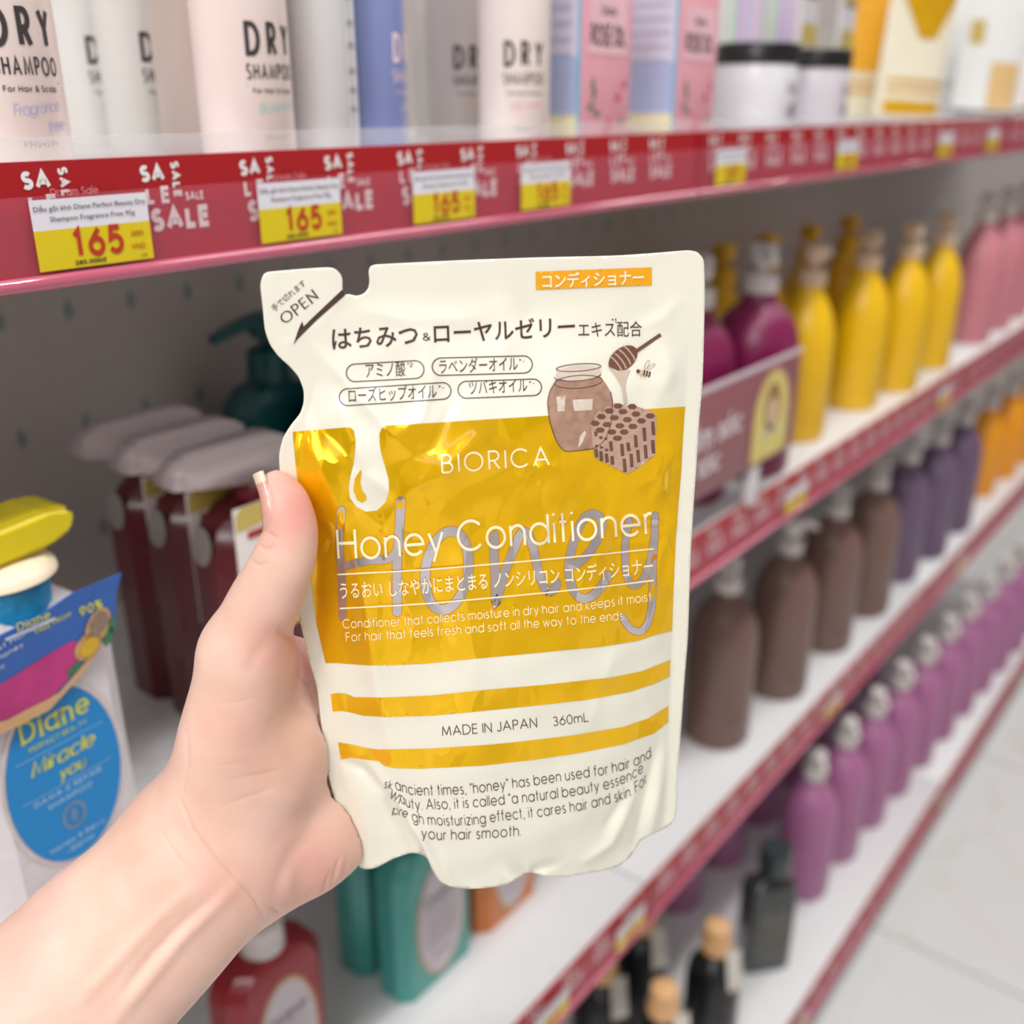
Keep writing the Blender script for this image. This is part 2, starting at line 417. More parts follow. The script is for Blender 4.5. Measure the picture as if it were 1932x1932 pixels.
# ------------------------------------------------------------------ shelves
Y0 = 0.40                      # lip of the upper shelves
YD = 0.32                      # lip of the deep bottom shelf
ZT = {'A': CZ - 0.0215, 'B': CZ - 0.369, 'C': CZ - 0.739, 'D': CZ - 1.102}   # top of each price strip
ZB = {'A': CZ - 0.0665, 'B': CZ - 0.4155, 'C': CZ - 0.785, 'D': CZ - 1.148}  # its lower edge
ZS = {k: v - 0.004 for k, v in ZT.items()}                                    # shelf surface
BAY = (-0.154, 0.731, 1.616, 2.501)
red_strip = mat('sale_red', (172, 16, 27), 0.35, var=0.02)
dark_red = mat('joint_red', (160, 8, 18), 0.35, var=0.02)
white_print = mat('white_print', (240, 236, 238), 0.5, var=0.01)
clear_lip = mat('clear_plastic_lip', (226, 140, 164), 0.12, trans=0.0, alpha=0.12, var=0.01)  # pink tint paints the hazy reflection on the clear cover
tube_pink = mat('clear_lip_curl', (196, 96, 122), 0.045, var=0.02, coat=0.8)  # clear plastic curl, its pink reflection put into the base colour
clear_fence = mat('clear_fence', (240, 240, 244), 0.15, alpha=0.22, var=0.01)

def motif(fl, x, zt):
    mm = 0.001
    fl.text('SA', x, zt - 10.2 * mm, 6.8 * mm, width=12.2 * mm, w=0.26, gap=0.16)
    fl.text('SALE', x + 15.2 * mm, zt - 2.4 * mm, 4.2 * mm, width=15.0 * mm, w=0.26, gap=0.2, rot=-math.pi / 2)
    fl.text('LE', x + 1.6 * mm, zt - 19.2 * mm, 7.0 * mm, width=12.2 * mm, w=0.24, gap=0.5)
    fl.text('SALE', x + 21.0 * mm, zt - 18.8 * mm, 3.6 * mm, width=9.5 * mm, w=0.24, gap=0.2)
    fl.text('SALE', x + 2.5 * mm, zt - 30.6 * mm, 9.6 * mm, width=30.5 * mm, w=0.27, gap=0.16)

where = {'A': 'top shelf', 'B': 'second shelf', 'C': 'third shelf', 'D': 'deep bottom shelf'}
holds = {('A', 0): 'under the dry shampoo cans', ('A', 1): 'under the white jars and gold refill pouches', ('A', 2): 'beyond the gold refill pouches at far right',
         ('B', 0): 'under the dark red bottles, behind the hand', ('B', 1): 'under the yellow pump bottles', ('B', 2): 'under the pale pink bottles at far right',
         ('C', 0): 'under the teal and orange bottles', ('C', 1): 'under the brown and violet pump bottles', ('C', 2): 'under the orange bottles at far right',
         ('D', 0): 'under the black bottles with peach stoppers', ('D', 1): 'under the magenta pump bottles', ('D', 2): 'at the far end of the magenta row'}
MOT = None
for k in 'ABCD':
    yl = YD if k == 'D' else Y0
    for b in range(3):
        x0, x1 = BAY[b] + 0.0015, BAY[b + 1] - 0.0015
        t = thing('store_shelf', 'white metal %s, red price strip, %s' % (where[k], holds[(k, b)]), 'shelf', (x0, yl, ZS[k]), 0, 'shelves of the gondola')
        L_ = x1 - x0
        bd = MB().box(0, L_, 0.0012, 0.70 - yl - 0.001, -0.028, 0, 0.0008)
        bd.build('shelf_board', white_metal, t, True)
        dz = ZT[k] - ZS[k]; hz = ZB[k] - ZS[k]
        st = MB().box(0, L_, -0.0012, 0.0010, hz, dz).build('price_strip', red_strip, t, False)
        x = 0.018
        if k == 'A' and b == 0: x = 0.203 - x0 - 0.051 * 6
        while x < L_ - 0.04:
            if MOT is None:
                f = Flat(); motif(f, 0.0, 0.0); MOT = f.flat('sale_motif', white_print, st, 0.0); o = MOT
            else: o = MOT.copy(); COL.objects.link(o); o.parent = st
            o.location = (x, -0.0015, dz); x += 0.051
        MB().box(0, 0.014, -0.0026, -0.0013, hz, dz).build('joint_cover', dark_red, st, False)
        lip = MB()
        lip.box(0, L_, -0.0042, -0.0034, hz + 0.0028, dz - 0.0125)
        lip.build('clear_ticket_cover', clear_lip, t, False)
        MB().tube([(0, -0.0040, hz), (L_, -0.0040, hz)], 0.0030, 16).build('cover_curl', tube_pink, t)
        if k == 'A':
            MB().box(0, L_, 0.0024, 0.0034, 0.0, 0.0125, 0.0004).build('clear_fence', clear_fence, t, False)

# ------------------------------------------------------------------ price tags
tag_white = mat('tag_white', (232, 230, 240), 0.5, var=0.01)
tag_yellow = mat('tag_yellow', (226, 202, 24), 0.45, var=0.02)
tag_black = mat('tag_black_ink', (40, 34, 44), 0.5, var=0.01)
tag_red = mat('tag_red_ink', (190, 52, 24), 0.5, var=0.01)
holder_pink = mat('strip_small_print', (226, 150, 160), 0.5, var=0.01)
def tag_proto(label, loc, group):
    t = thing('price_tag', label, 'price tag', loc, 0, group)
    w, h = 0.0505, 0.0268
    MB().box(0, w, -0.0006, 0, h * 0.575, h).build('white_band', tag_white, t, False)
    MB().box(0, w, -0.0006, 0, 0, h * 0.575).build('yellow_band', tag_yellow, t, False)
    f = Flat()
    f.text('Dầu gội khô Diane Perfect Beauty Dry', 0.001, h * 0.84, 0.0020, width=0.0485, font=True)
    f.text('Shampoo Fragrance Free 95g', 0.007, h * 0.69, 0.0020, width=0.037, font=True)
    f.text('285.000đ', 0.0145, 0.0012, 0.0017, width=0.0138, font=True, bold=0.02)
    f.text('C95', 0.0445, 0.0012, 0.0013, font=True)
    f.flat('black_print', tag_black, t, -0.0009)
    f = Flat()
    f.text('165', 0.0150, 0.0036, 0.0118, width=0.0225, w=0.19, gap=0.2)
    f.text('.000', 0.0405, 0.0098, 0.0024, width=0.0062, font=True); f.text('VND', 0.0405, 0.0046, 0.0024, width=0.0066, font=True)
    f.flat('red_price', tag_red, t, -0.0009)
    f = Flat(); f.text('Dream Sale', 0.009, h + 0.0010, 0.0030, width=0.02, w=0.12, serif=0.1, contrast=0.4)
    f.flat('small_sale_print', holder_pink, t, -0.0009)
    return t
TAGS = [('A', 0.203, 'price tag reading 165 on the top strip, nearest the left frame edge'),
        ('A', 0.3116, 'price tag reading 165 on the top strip, second from the left, above the pouch spout'),
        ('A', 0.415, 'price tag reading 165 on the top strip, third from the left, above the pouch'),
        ('A', 0.510, 'price tag on the top strip fourth from the left, below the pink cartons'),
        ('A', 0.759, 'yellow price tag on the top strip just right of the red strip joint'),
        ('A', 1.005, 'yellow price tag on the top strip under the gold refill pouches'),
        ('A', 1.315, 'yellow price tag on the top strip, second from its far right end'),
        ('A', 1.520, 'yellow price tag on the top strip at its far right end')]
tz = CZ - 0.0622
tp = None
for k, x, lab in TAGS:
    if tp is None: tp = tag_proto(lab, (x, Y0 - 0.0044, tz), 'price tags on the shelf strips')
    else: dup(tp, (x, Y0 - 0.0044, tz), 0, lab)
for k, u, v, lab in (('B', 1495, 934, 'price tag on the second shelf strip above the brown bottles'),
                     ('B', 1776, 748, 'price tag on the second shelf strip above the violet bottles'),
                     ('C', 1568, 1312, 'price tag on the third shelf strip under the second brown bottle'),
                     ('C', 1808, 1066, 'price tag on the third shelf strip under the violet bottles'),
                     ('C', 1185, 1695, 'price tag on the third shelf strip just left of its red joint'),
                     ('C', 1035, 1835, 'price tag on the third shelf strip nearest the lower frame edge'),
                     ('D', 1511, 1868, 'price tag on the bottom strip in front of the black bottles'),
                     ('D', 1779, 1474, 'price tag on the bottom strip beside the white floor, halfway along'),
                     ('D', 1921, 1253, 'price tag on the bottom strip at the right frame edge')):
    yl = YD if k == 'D' else Y0
    p = ony(u, v, yl)
    dup(tp, (p[0] - 0.025, yl - 0.0044, ZB[k] + 0.0043), 0, lab)
# ------------------------------------------------------------------ top shelf: cans
ink = mat('black_label_ink', (58, 52, 54), 0.5, var=0.01)
ink_soft = mat('grey_label_ink', (120, 112, 112), 0.5, var=0.01)
zA, zB, zC, zD = ZS['A'], ZS['B'], ZS['C'], ZS['D']
def can(u, v, y, rgb, label, script, srgb, prints='black', r=0.0225, turn=0.0, h=0.165):
    p = ony(u, v, y)
    t = thing('shampoo_can', label, 'spray can', (p[0], y, zA), turn, 'dry shampoo cans on the top shelf')
    m = mat('can_%d_%d_%d' % rgb, rgb, 0.32, var=0.012, coat=0.3)
    MB().lathe([(r * .96, 0), (r, .0015), (r, h - .012), (r * .9, h - .004), (r * .78, h)], 40).build('can_body', m, t)
    MB().lathe([(r * .80, h), (r * .82, h + .002), (r * .82, h + .028), (r * .72, h + .034), (r * .2, h + .036)], 32).build('can_cap', mat('can_cap_white', (238, 234, 232), 0.35, var=0.01), t)
    z0 = CZ - zA
    if prints == 'back':
        f = Flat(); f.rect(.0030, .012, .0120, .096); f.round('barcode_sticker', mat('sticker_white', (232, 232, 238), 0.4, var=0.01), t, r)
        f = Flat()
        for k, zz in enumerate((.020, .029, .038, .050, .060, .072, .083)): f.text('SHAMPOO', .0045, zz, .003, width=.006, w=.2)
        f.round('sticker_print', ink_soft, t, r, .0006); return t
    im = ink if prints == 'black' else mat('pale_label_ink', (236, 214, 222), 0.5, var=0.01)
    f = Flat()
    f.text('DRY', 0, z0 + .0190, .0146, width=.0262, w=0.16, gap=0.3, xs=.55, align='c')
    f.text('SHAMPOO', 0, z0 + .0090, .0070, width=.0272, w=0.13, gap=0.2, xs=.6, align='c')
    f.rect(-.0138, z0 + .0063, .0138, z0 + .0066)
    f.text('For Hair & Scalp', 0, z0 + .0032, .0023, width=.0225, w=.16, align='c')
    f.text('ドライシャンプー', 0, z0 - .0172, .0021, width=.0140, font=True, align='c')
    f.round('label_print', im, t, r)
    f = Flat()
    a, b = script
    f.text(a, -.009, z0 - .0058, .0046, width=.0205, w=.07, gap=.03, slant=.25, rot=.10)
    if b: f.text(b, .0035, z0 - .0118, .0044, w=.07, gap=.03, slant=.25, rot=.10)
    f.round('scent_script', mat('script_%d_%d_%d' % srgb, srgb, .5, var=.01), t, r)
    return t
blush, greyw, beige, blue = (243, 224, 219), (224, 221, 218), (228, 210, 202), (128, 150, 206)
can(6, 150, .438, blush, 'blush pink can with lilac script, cut by the left frame edge', ('Fragrance', 'free'), (170, 170, 220))
can(460, 150, .430, blush, 'blush pink can with mint green script, right at the front of the top shelf', ('Botanical', ''), (150, 214, 208))
can(378, 150, .484, beige, 'beige pink can half hidden behind the mint script can', ('Botanical', ''), (150, 214, 208))
can(272, 150, .536, greyw, 'pale grey can behind the beige pink can, third row back', ('Botanical', ''), (150, 214, 208))
can(174, 150, .592, greyw, 'pale grey can farthest back, beside the leftmost pink can', ('Botanical', ''), (150, 214, 208))
can(583, 150, .500, blue, 'blue can glimpsed between the mint script can and the stickered can', ('Aqua', ''), (238, 220, 226), 'pale', turn=.7)
can(604, 150, .432, (220, 218, 220), 'grey can turned to show its white sticker with vertical print', ('', ''), blush, 'back', turn=-.1, r=.0190)
can(694, 150, .440, (138, 150, 204), 'lavender blue can with pale lettering right of the stickered can', ('Aqua', ''), (238, 220, 226), 'pale', r=.0212, turn=.55)
can(838, 150, .556, greyw, 'grey can glimpsed as a sliver behind the lavender blue can', ('Rose', ''), (240, 196, 196))
can(868, 150, .492, (216, 206, 200), 'grey beige can with coral script behind the last pink can', ('Rose', ''), (240, 180, 176), turn=-.45)
can(970, 150, .430, (246, 230, 224), 'pale pink can with coral script beside the pink rose oil boxes', ('Rose', ''), (242, 180, 180), turn=-.6)

# ------------------------------------------------------------------ top shelf: rose oil boxes
def rose_box(x, label):
    t = thing('rose_oil_box', label, 'box', (x, .412, zA), 0, 'pink cartons on the top shelf')
    w, d, h = .0585, .052, .118
    MB().box(0, w, 0, d, 0, h, .0006).build('carton', mat('carton_pink', (232, 164, 178), .45, var=.03), t, True)
    f = Flat(); f.rect(-d + .001, .002, -.0012, h - .001); f.side('side_panel', mat('carton_side', (214, 212, 232), .5, var=.02), t, -.0003)
    f = Flat(); f.rect(-d + .001, h - .012, -.0012, h); f.rect(-.0034, .002, -.0012, h); f.side('teal_edge', mat('carton_teal', (70, 178, 206), .5, var=.02), t, -.0006)
    f = Flat(); f.rect(-d + .001, .003, -.0034, .016); f.side('yellow_side_band', mat('carton_yellow', (236, 226, 178), .5, var=.02), t, -.0007)
    f = Flat(); f.rect(-d + .001, .018, -.0034, .052); f.side('blue_side_band', mat('carton_blue', (172, 186, 222), .5, var=.02), t, -.0007)
    f = Flat()
    for k in range(9): f.rect(-d + .006, .024 + k * .0095, -.008, .0255 + k * .0095)
    f.side('side_print', mat('carton_print', (190, 186, 212), .5, var=.02), t, -.0009)
    f = Flat(); f.rect(.006, .054, .052, .090); f.flat('name_panel', mat('carton_panel', (236, 190, 202), .5, var=.02), t, -.0004)
    f = Flat(); f.text('ROSE OIL', .029, .059, .0135, width=.041, w=.19, align='c'); f.text('Diane', .029, .078, .0055, width=.018, w=.12, serif=.1, align='c')
    f.flat('name_print', ink, t, -.0008)
    f = Flat()
    for a, b, q in ((.010, .022, .5), (.014, .030, 1.2), (.017, .018, -.3), (.047, .012, .3), (.012, .036, 1.4)): f.oval(a, b, .0042, .0018, 14, q)
    f.flat('leaf_print', mat('carton_leaf', (96, 128, 112), .5, var=.05), t, -.0006)
    f = Flat()
    for a, b, q in ((.033, .010, .0045), (.043, .028, .0030), (.028, .006, .003), (.051, .036, .0022)): f.oval(a, b, q, q, 12)
    f.flat('flower_print', mat('carton_flower', (214, 70, 110), .5, var=.06), t, -.0006)
rose_box(ony(1098, 160, .412)[0], 'pink rose oil carton with teal edge, right of the pale pink can')
rose_box(ony(1278, 160, .412)[0], 'pink rose oil carton with teal edge, left of the black lidded jar')

# ------------------------------------------------------------------ top shelf: jars, sachets, iridescent boxes
jar_w = mat('jar_white', (226, 224, 230), .3, var=.015, coat=.3)
jar_lid = mat('jar_lid_black', (22, 21, 23), .35, var=.05)
def jar(u, y, label, rgb):
    p = ony(u, 200, y); r = .0365
    t = thing('cream_jar', label, 'jar', (p[0], y, zA), 0, 'black lidded jars on the top shelf')
    MB().lathe([(r * .94, 0), (r, .003), (r, .053), (r * .97, .056)], 48).build('jar_body', mat('jar_%d' % rgb[0], rgb, .3, var=.015, coat=.3), t)
    MB().lathe([(r * 1.0, .0562), (r * 1.03, .0572), (r * 1.03, .071), (r * .98, .0735)], 48).build('jar_lid', jar_lid, t)
    f = Flat(); f.rect(-.012, .006, .016, .050); f.round('jar_label', mat('jar_label_pink', (222, 206, 216), .4, var=.03), t, r)
    f = Flat(); f.text('Diane', -.008, .032, .009, width=.020, w=.16, serif=.12); f.oval(.002, .016, .008, .008)
    f.round('jar_print', mat('jar_print_mauve', (150, 130, 146), .5, var=.02), t, r, .0006)
    return p[0], y
j1 = jar(1422, .452, 'white jar with broad black lid beside the second pink carton', (230, 230, 236))
j2 = jar(1528, .462, 'white jar with black lid mostly hidden behind two small sachets', (218, 212, 220))
def sachet(u, v, y, z, label):
    p = ony(u, v, y)
    t = thing('trial_sachet', label, 'sachet', (p[0], y, z), 0, 'small gold and white sachets on the jars')
    w = .0180
    prof = [(-w, 0), (w, 0), (w, .006), (w * .9, .02), (w * .9, .05), (w, .062), (-w, .062), (-w * .9, .05), (-w * .9, .02), (-w, .006)]
    MB().prism(prof, -.003, .003).build('sachet_body', mat('sachet_silver', (226, 222, 226), .3, var=.03, metal=.2), t)
    f = Flat(); f.rect(-w * .95, .001, w * .95, .019); f.flat('gold_foot_band', mat('sachet_gold', (214, 190, 110), .35, var=.04, metal=.3), t, -.0033)
    f = Flat(); f.rect(-w * .9, .044, w * .9, .052); f.flat('gold_top_band', mat('sachet_gold', (214, 190, 110)), t, -.0033)
    f = Flat(); f.rect(-w * .8, .0535, w * .8, .061); f.rect(-w * .88, .0405, w * .88, .0435); f.flat('dark_print', mat('sachet_print', (120, 112, 122), .5, var=.03), t, -.0035)
zl = zA + .0737
sachet(1517, 100, j1[1] - .012, zl, 'small silver and gold sachet standing on the front jar lid')
sachet(1590, 100, j2[1] - .012, zl, 'small silver and gold sachet standing on the second jar lid')
def stripes_mat():
    m = bpy.data.materials.new('iridescent_film'); m.use_nodes = True; nt = m.node_tree; b = nt.nodes['Principled BSDF']
    tc = nt.nodes.new('ShaderNodeTexCoord'); sp = nt.nodes.new('ShaderNodeSeparateXYZ'); nt.links.new(tc.outputs['Object'], sp.inputs[0])
    a = nt.nodes.new('ShaderNodeMath'); a.operation = 'ADD'; nt.links.new(sp.outputs[0], a.inputs[0]); nt.links.new(sp.outputs[1], a.inputs[1])
    d = nt.nodes.new('ShaderNodeMath'); d.operation = 'DIVIDE'; d.inputs[1].default_value = .062; nt.links.new(a.outputs[0], d.inputs[0])
    q = nt.nodes.new('ShaderNodeMath'); q.operation = 'FRACT'; nt.links.new(d.outputs[0], q.inputs[0])
    cr = nt.nodes.new('ShaderNodeValToRGB'); nt.links.new(q.outputs[0], cr.inputs[0]); e = cr.color_ramp.elements
    cols = [(0, (222, 222, 216)), (.22, (206, 208, 208)), (.34, (206, 226, 190)), (.42, (166, 172, 220)), (.52, (232, 190, 214)), (.66, (176, 190, 226)), (.76, (236, 200, 216)), (.9, (196, 186, 220)), (1, (222, 222, 216))]
    e[0].position = 0; e[0].color = tuple(lin(c) for c in cols[0][1]) + (1,); e[1].position = 1; e[1].color = tuple(lin(c) for c in cols[-1][1]) + (1,)
    for p_, c in cols[1:-1]: x = e.new(p_); x.color = tuple(lin(k) for k in c) + (1,)
    nt.links.new(cr.outputs[0], b.inputs['Base Color']); b.inputs['Roughness'].default_value = .2
    return m
film = stripes_mat()
for u, lab in ((1352, 'iridescent striped carton behind the broad black jar lid'), (1432, 'iridescent striped carton behind the jars, nearer the sachets')):
    p = ony(u, 60, .515)
    t = thing('iridescent_box', lab, 'box', (p[0], .515, zA), -.35, 'iridescent cartons behind the jars')
    MB().box(0, .058, 0, .04, 0, .16, .001).build('carton', film, t)
    MB().box(.012, .046, -.0006, 0, .148, .158).build('top_seal', mat('seal_silver', (210, 210, 216), .3, metal=.4), t)

# ------------------------------------------------------------------ top shelf: refill pouches
def refill(u, y, label, base, lean, kind, w=.098, h=.19):
    p = ony(u, 225, y)
    t = thing('refill_pouch', label, 'pouch', (p[0], y, zA + w / 2 * math.sin(lean) + .0015), 0, 'refill pouches standing on the top shelf')
    t.rotation_euler = (0, lean, -.65)
    nx, nz = 18, 28; V = []; F = []
    for s in (-1, 1):
        for j in range(nz + 1):
            for i in range(nx + 1):
                a, b = i / nx, j / nz
                x = (a - .5) * w; z = b * h
                d = .020 * (math.sin(math.pi * a) ** .6) * (1 - b) ** .55 + .0004
                V.append((x, s * d, z))
    n = (nx + 1) * (nz + 1)
    for j in range(nz):
        for i in range(nx):
            q = j * (nx + 1) + i
            F.append((q, q + 1, q + nx + 2, q + nx + 1)); F.append((n + q + 1, n + q, n + q + nx + 1, n + q + nx + 2))
    ring = list(range(nx + 1)) + [j * (nx + 1) + nx for j in range(1, nz + 1)] + [nz * (nx + 1) + i for i in range(nx - 1, -1, -1)] + [j * (nx + 1) for j in range(nz - 1, 0, -1)]
    for k in range(len(ring)):
        a, b = ring[k], ring[(k + 1) % len(ring)]; F.append((b, a, a + n, b + n))
    mk('pouch_body', V, F, mat('pouch_%d_%d' % base[:2], base, .35, var=.02), t)
    def band(name, x0, x1, z0, z1, m, shape=None):
        VV = []; FF = []; k = 10
        for j in range(k + 1):
            for i in range(k + 1):
                b = z0 + (z1 - z0) * j / k; xa = x0 + (x1 - x0) * i / k
                if shape: xa = shape(i / k, j / k)
                aa = min(max(xa / w + .5, .001), .999)
                VV.append((xa, -.020 * (math.sin(math.pi * aa) ** .6) * (1 - b / h) ** .55 - .0012, b))
        for j in range(k):
            for i in range(k): q = j * (k + 1) + i; FF.append((q, q + 1, q + k + 2, q + k + 1))
        mk(name, VV, FF, m, t)
    gold = mat('refill_gold', (226, 172, 12), .3, var=.06, metal=.35)
    ivory = mat('refill_tan', (224, 186, 130), .4, var=.03)
    i0, i1 = -w * .42, w * .42
    if kind == 'gold':
        band('gold_block', i0, i1, .004, .021, gold); band('gold_stripe', i0, i1, .030, .0345, gold); band('gold_stripe', i0, i1, .041, .0455, gold)
        band('gold_panel', i0, i1, .092, .170, gold, lambda a, b: (a - .5) * w * (.25 + .59 * min(1, b * 1.6)) + .004)
    elif kind == 'stripe':
        band('gold_stripe', i0, i1, .030, .0345, gold); band('gold_stripe', i0, i1, .041, .0455, gold); band('gold_panel', i0, i1, .056, .150, mat('refill_amber', (232, 170, 50), .35, var=.06))
    elif kind == 'black':
        band('dark_foot', -w * .48, w * .48, .001, .007, mat('refill_black', (36, 34, 32), .4)); band('amber_window', -w * .10, w * .36, .010, .075, ivory); band('small_gold_mark', -w * .44, -w * .25, .098, .130, mat('sachet_gold', (214, 190, 110)))
    else:
        band('grey_print', -w * .3, w * .3, .04, .05, mat('refill_grey', (206, 206, 210), .4))
    return t
cream = (236, 228, 206); pw = (234, 234, 234)
refill(1612, .535, 'cream refill pouch with two gold stripes right of the jars', cream, .05, 'stripe', w=.080)
refill(1704, .470, 'cream refill pouch with gold panel, gold stripes and gold foot', cream, .06, 'gold', w=.094)
refill(1778, .535, 'plain white refill pouch right of the gold striped pouch', pw, .04, 'plain', w=.10)
refill(1850, .475, 'white refill pouch with amber window and thin dark foot', pw, .05, 'black', w=.118)
refill(1925, .550, 'white refill pouch with dark foot at the right frame edge', (240, 236, 236), .05, 'black', w=.118)

# ------------------------------------------------------------------ pump bottles
def pump_parts(t, z, head_m, col_m, rz, s=1.0, spout=.034):
    MB().lathe([(.0155 * s, z), (.0165 * s, z + .001), (.0165 * s, z + .015 * s), (.012 * s, z + .018 * s)], 28).build('pump_collar', col_m, t)
    z1 = z + .018 * s
    b = MB().lathe([(.0055 * s, z1 - .001), (.0062 * s, z1 + .007 * s), (.0120 * s, z1 + .008 * s), (.0135 * s, z1 + .011 * s), (.0135 * s, z1 + .023 * s), (.0110 * s, z1 + .026 * s)], 24)
    c, q = math.cos(rz), math.sin(rz)
    pts = [(.004, 0), (.016, .002), (.027, .0005), (spout, -.006)]
    b.tube([(a * s * c, a * s * q, z1 + .0185 * s + d * s) for a, d in pts], [.0072 * s, .0062 * s, .0052 * s, .0042 * s], 14)
    b.build('pump_head', head_m, t)
PA = lambda r: [(r * .92, 0), (r, .005), (r, .112), (r * .97, .128), (r * .82, .147), (r * .60, .163), (.0142, .172), (.0135, .179)]
PB = lambda r: [(r * .92, 0), (r, .006), (r, .128), (r * .985, .146), (r * .91, .163), (r * .76, .178), (r * .52, .190), (.0150, .196), (.0138, .202)]
PR = lambda r: [(r * .90, 0), (r, .006), (r, .126), (r * .975, .141), (r * .88, .157), (r * .70, .170), (r * .46, .179), (.0165, .185), (.0160, .190)]
pump_tan = mat('pump_tan', (214, 186, 158), .4, var=.02)
pump_white = mat('pump_white', (216, 208, 206), .4, var=.02)
def pump_bottle(kind, u, v, z, r, rgb, label, group, rz=0.0, name='pump_bottle', label_rgb=None, s=1.0, pos=None, sc=1.0, head=None):
    x, y, _ = pos if pos else base_at(u, v, z, r)
    t = thing(name, label, 'bottle', (x, y, z), 0, group)
    prof = {'A': PA, 'B': PB, 'R': PR}[kind](r)
    prof = [(a, b * sc) for a, b in prof]
    MB().lathe(prof, 44).build('bottle_body', mat('bottle_%d_%d_%d' % rgb, rgb, .38, var=.03, coat=.15), t)
    pump_parts(t, prof[-1][1], head or pump_white, head or pump_white, rz, s)
    if label_rgb:
        f = Flat(); f.rect(-.006, .083 * sc, .022, .111 * sc); f.round('bottle_label', mat('blabel_%d_%d' % label_rgb[:2], label_rgb, .45, var=.08, scale=120), t, r, .0004)
    return t
GY = 'yellow pump bottles on the second shelf'
yel = (240, 190, 6); tan = (176, 150, 130)
pump_bottle('A', 1498, 836, zB, .0330, yel, 'yellow pump bottle at the right edge of the promotional sign', GY, -.1, head=pump_tan)
pump_bottle('A', 1602, 776, zB, .0335, yel, 'yellow pump bottle second in the front row, counting from the sign', GY, -2.6, head=pump_tan)
pump_bottle('A', 1680, 741, zB, .0330, yel, 'yellow pump bottle third in the front row, with a tan label', GY, -2.6, label_rgb=tan, head=pump_tan)
pump_bottle('A', 1744, 697, zB, .0330, yel, 'yellow pump bottle at the far end of its front row, beside pale pink bottles', GY, -2.6, label_rgb=tan, head=pump_tan)
x0, y0, _ = base_at(1526, 836, zB, .033); x1, y1, _ = base_at(1768, 697, zB, .033)
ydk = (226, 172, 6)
for i, (u, v, lab) in enumerate(((1366, 470, 'yellow pump bottle in the rear row just right of the pouch'), (1449, 452, 'yellow pump bottle in the rear row behind the purple bottle'),
                                 (1530, 436, 'yellow pump bottle in the rear row behind the first front yellow bottle'), (1604, 420, 'yellow pump bottle in the rear row behind the second front yellow bottle'))):
    yy = .545; d = ony(u, v, yy)
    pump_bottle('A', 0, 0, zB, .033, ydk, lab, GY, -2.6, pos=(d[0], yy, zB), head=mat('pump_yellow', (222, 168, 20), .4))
GP = 'purple pump bottles behind the promotional sign'
pump_bottle('R', 1402, 905, zB, .0455, (128, 22, 76), 'dark purple round bottle with white pump behind the sign', GP, -2.4, 'round_pump_bottle', s=1.1)
xp, yp, _ = base_at(1402, 905, zB, .0455)
pump_bottle('R', 0, 0, zB, .0425, (128, 22, 76), 'dark purple bottle mostly hidden by the pouch edge', GP, -2.4, 'round_pump_bottle', pos=(xp - .115, yp + .012, zB), s=1.1)
GK = 'pale pink pump bottles at the right of the second shelf'
for i, (u, v) in enumerate(((1822, 650), (1862, 624), (1898, 600), (1932, 578))):
    pump_bottle('A', u, v, zB, .0345, (206, 130, 140), 'pale pink pump bottle, %s in its row after the yellow bottles' % ORD[i], GK, -2.6, sc=1.08)
GB = 'brown pump bottles on the third shelf'
brn = (120, 90, 82)
for i, (u, v, lab) in enumerate(((1346, 1418, 'brown pump bottle beside the lower right edge of the pouch'), (1458, 1324, 'brown pump bottle with its white spout turned right'),
                                 (1546, 1234, 'brown pump bottle third in its row, counting from the pouch'), (1620, 1166, 'brown pump bottle next to the violet bottles'))):
    pump_bottle('B', u, v, zC, .0415, brn, lab, GB, (-.75 if i == 1 else -2.5))
GV = 'violet grey pump bottles on the third shelf'
for i, (u, v, lab) in enumerate(((1680, 1100, 'violet grey pump bottle next to the brown bottles'), (1736, 1056, 'violet grey pump bottle in the middle of its three'),
                                 (1784, 1006, 'violet grey pump bottle next to the orange bottles'))):
    pump_bottle('B', u, v, zC, .0395, (106, 84, 112), lab, GV, -2.5)
GO = 'orange pump bottles at the right of the third shelf'
for i, (u, v, lab) in enumerate(((1838, 938, 'orange pump bottle next to the violet grey bottles'), (1880, 904, 'orange pump bottle second from the violet grey bottles'), (1916, 874, 'orange pump bottle at the right frame edge'))):
    pump_bottle('A', u, v, zC, .0345, (240, 156, 8), lab, GO, -2.5, label_rgb=tan)
GM = 'magenta pump bottles on the bottom shelf'
mag = (172, 106, 150)
a = base_at(1505, 1702, zD, .0395); b = base_at(1752, 1398, zD, .0395)
for i in range(13):
    q = i / 5.0
    pump_bottle('B', 0, 0, zD, .0395, mag, 'magenta pump bottle, %s in the front row beside the dark grey bottle' % ORD[i], GM, -2.4, pos=(a[0] + (b[0] - a[0]) * q, a[1] + (b[1] - a[1]) * q, zD), sc=.98)
for i, (u, v) in enumerate(((1270, 1727), (1352, 1642), (1422, 1560))):
    pump_bottle('B', u, v, zD, .0395, mag, 'magenta pump bottle in the shaded rear row, %s from the black bottles' % ORD[i], GM, -2.4, sc=.98)
for i in range(4):
    pump_bottle('B', 0, 0, zD, .0395, mag, 'magenta pump bottle in the shaded rear row, %s from the black bottles' % ORD[3 + i], GM, -2.4, pos=(1.47 + .125 * i, .555, zD), sc=.98)

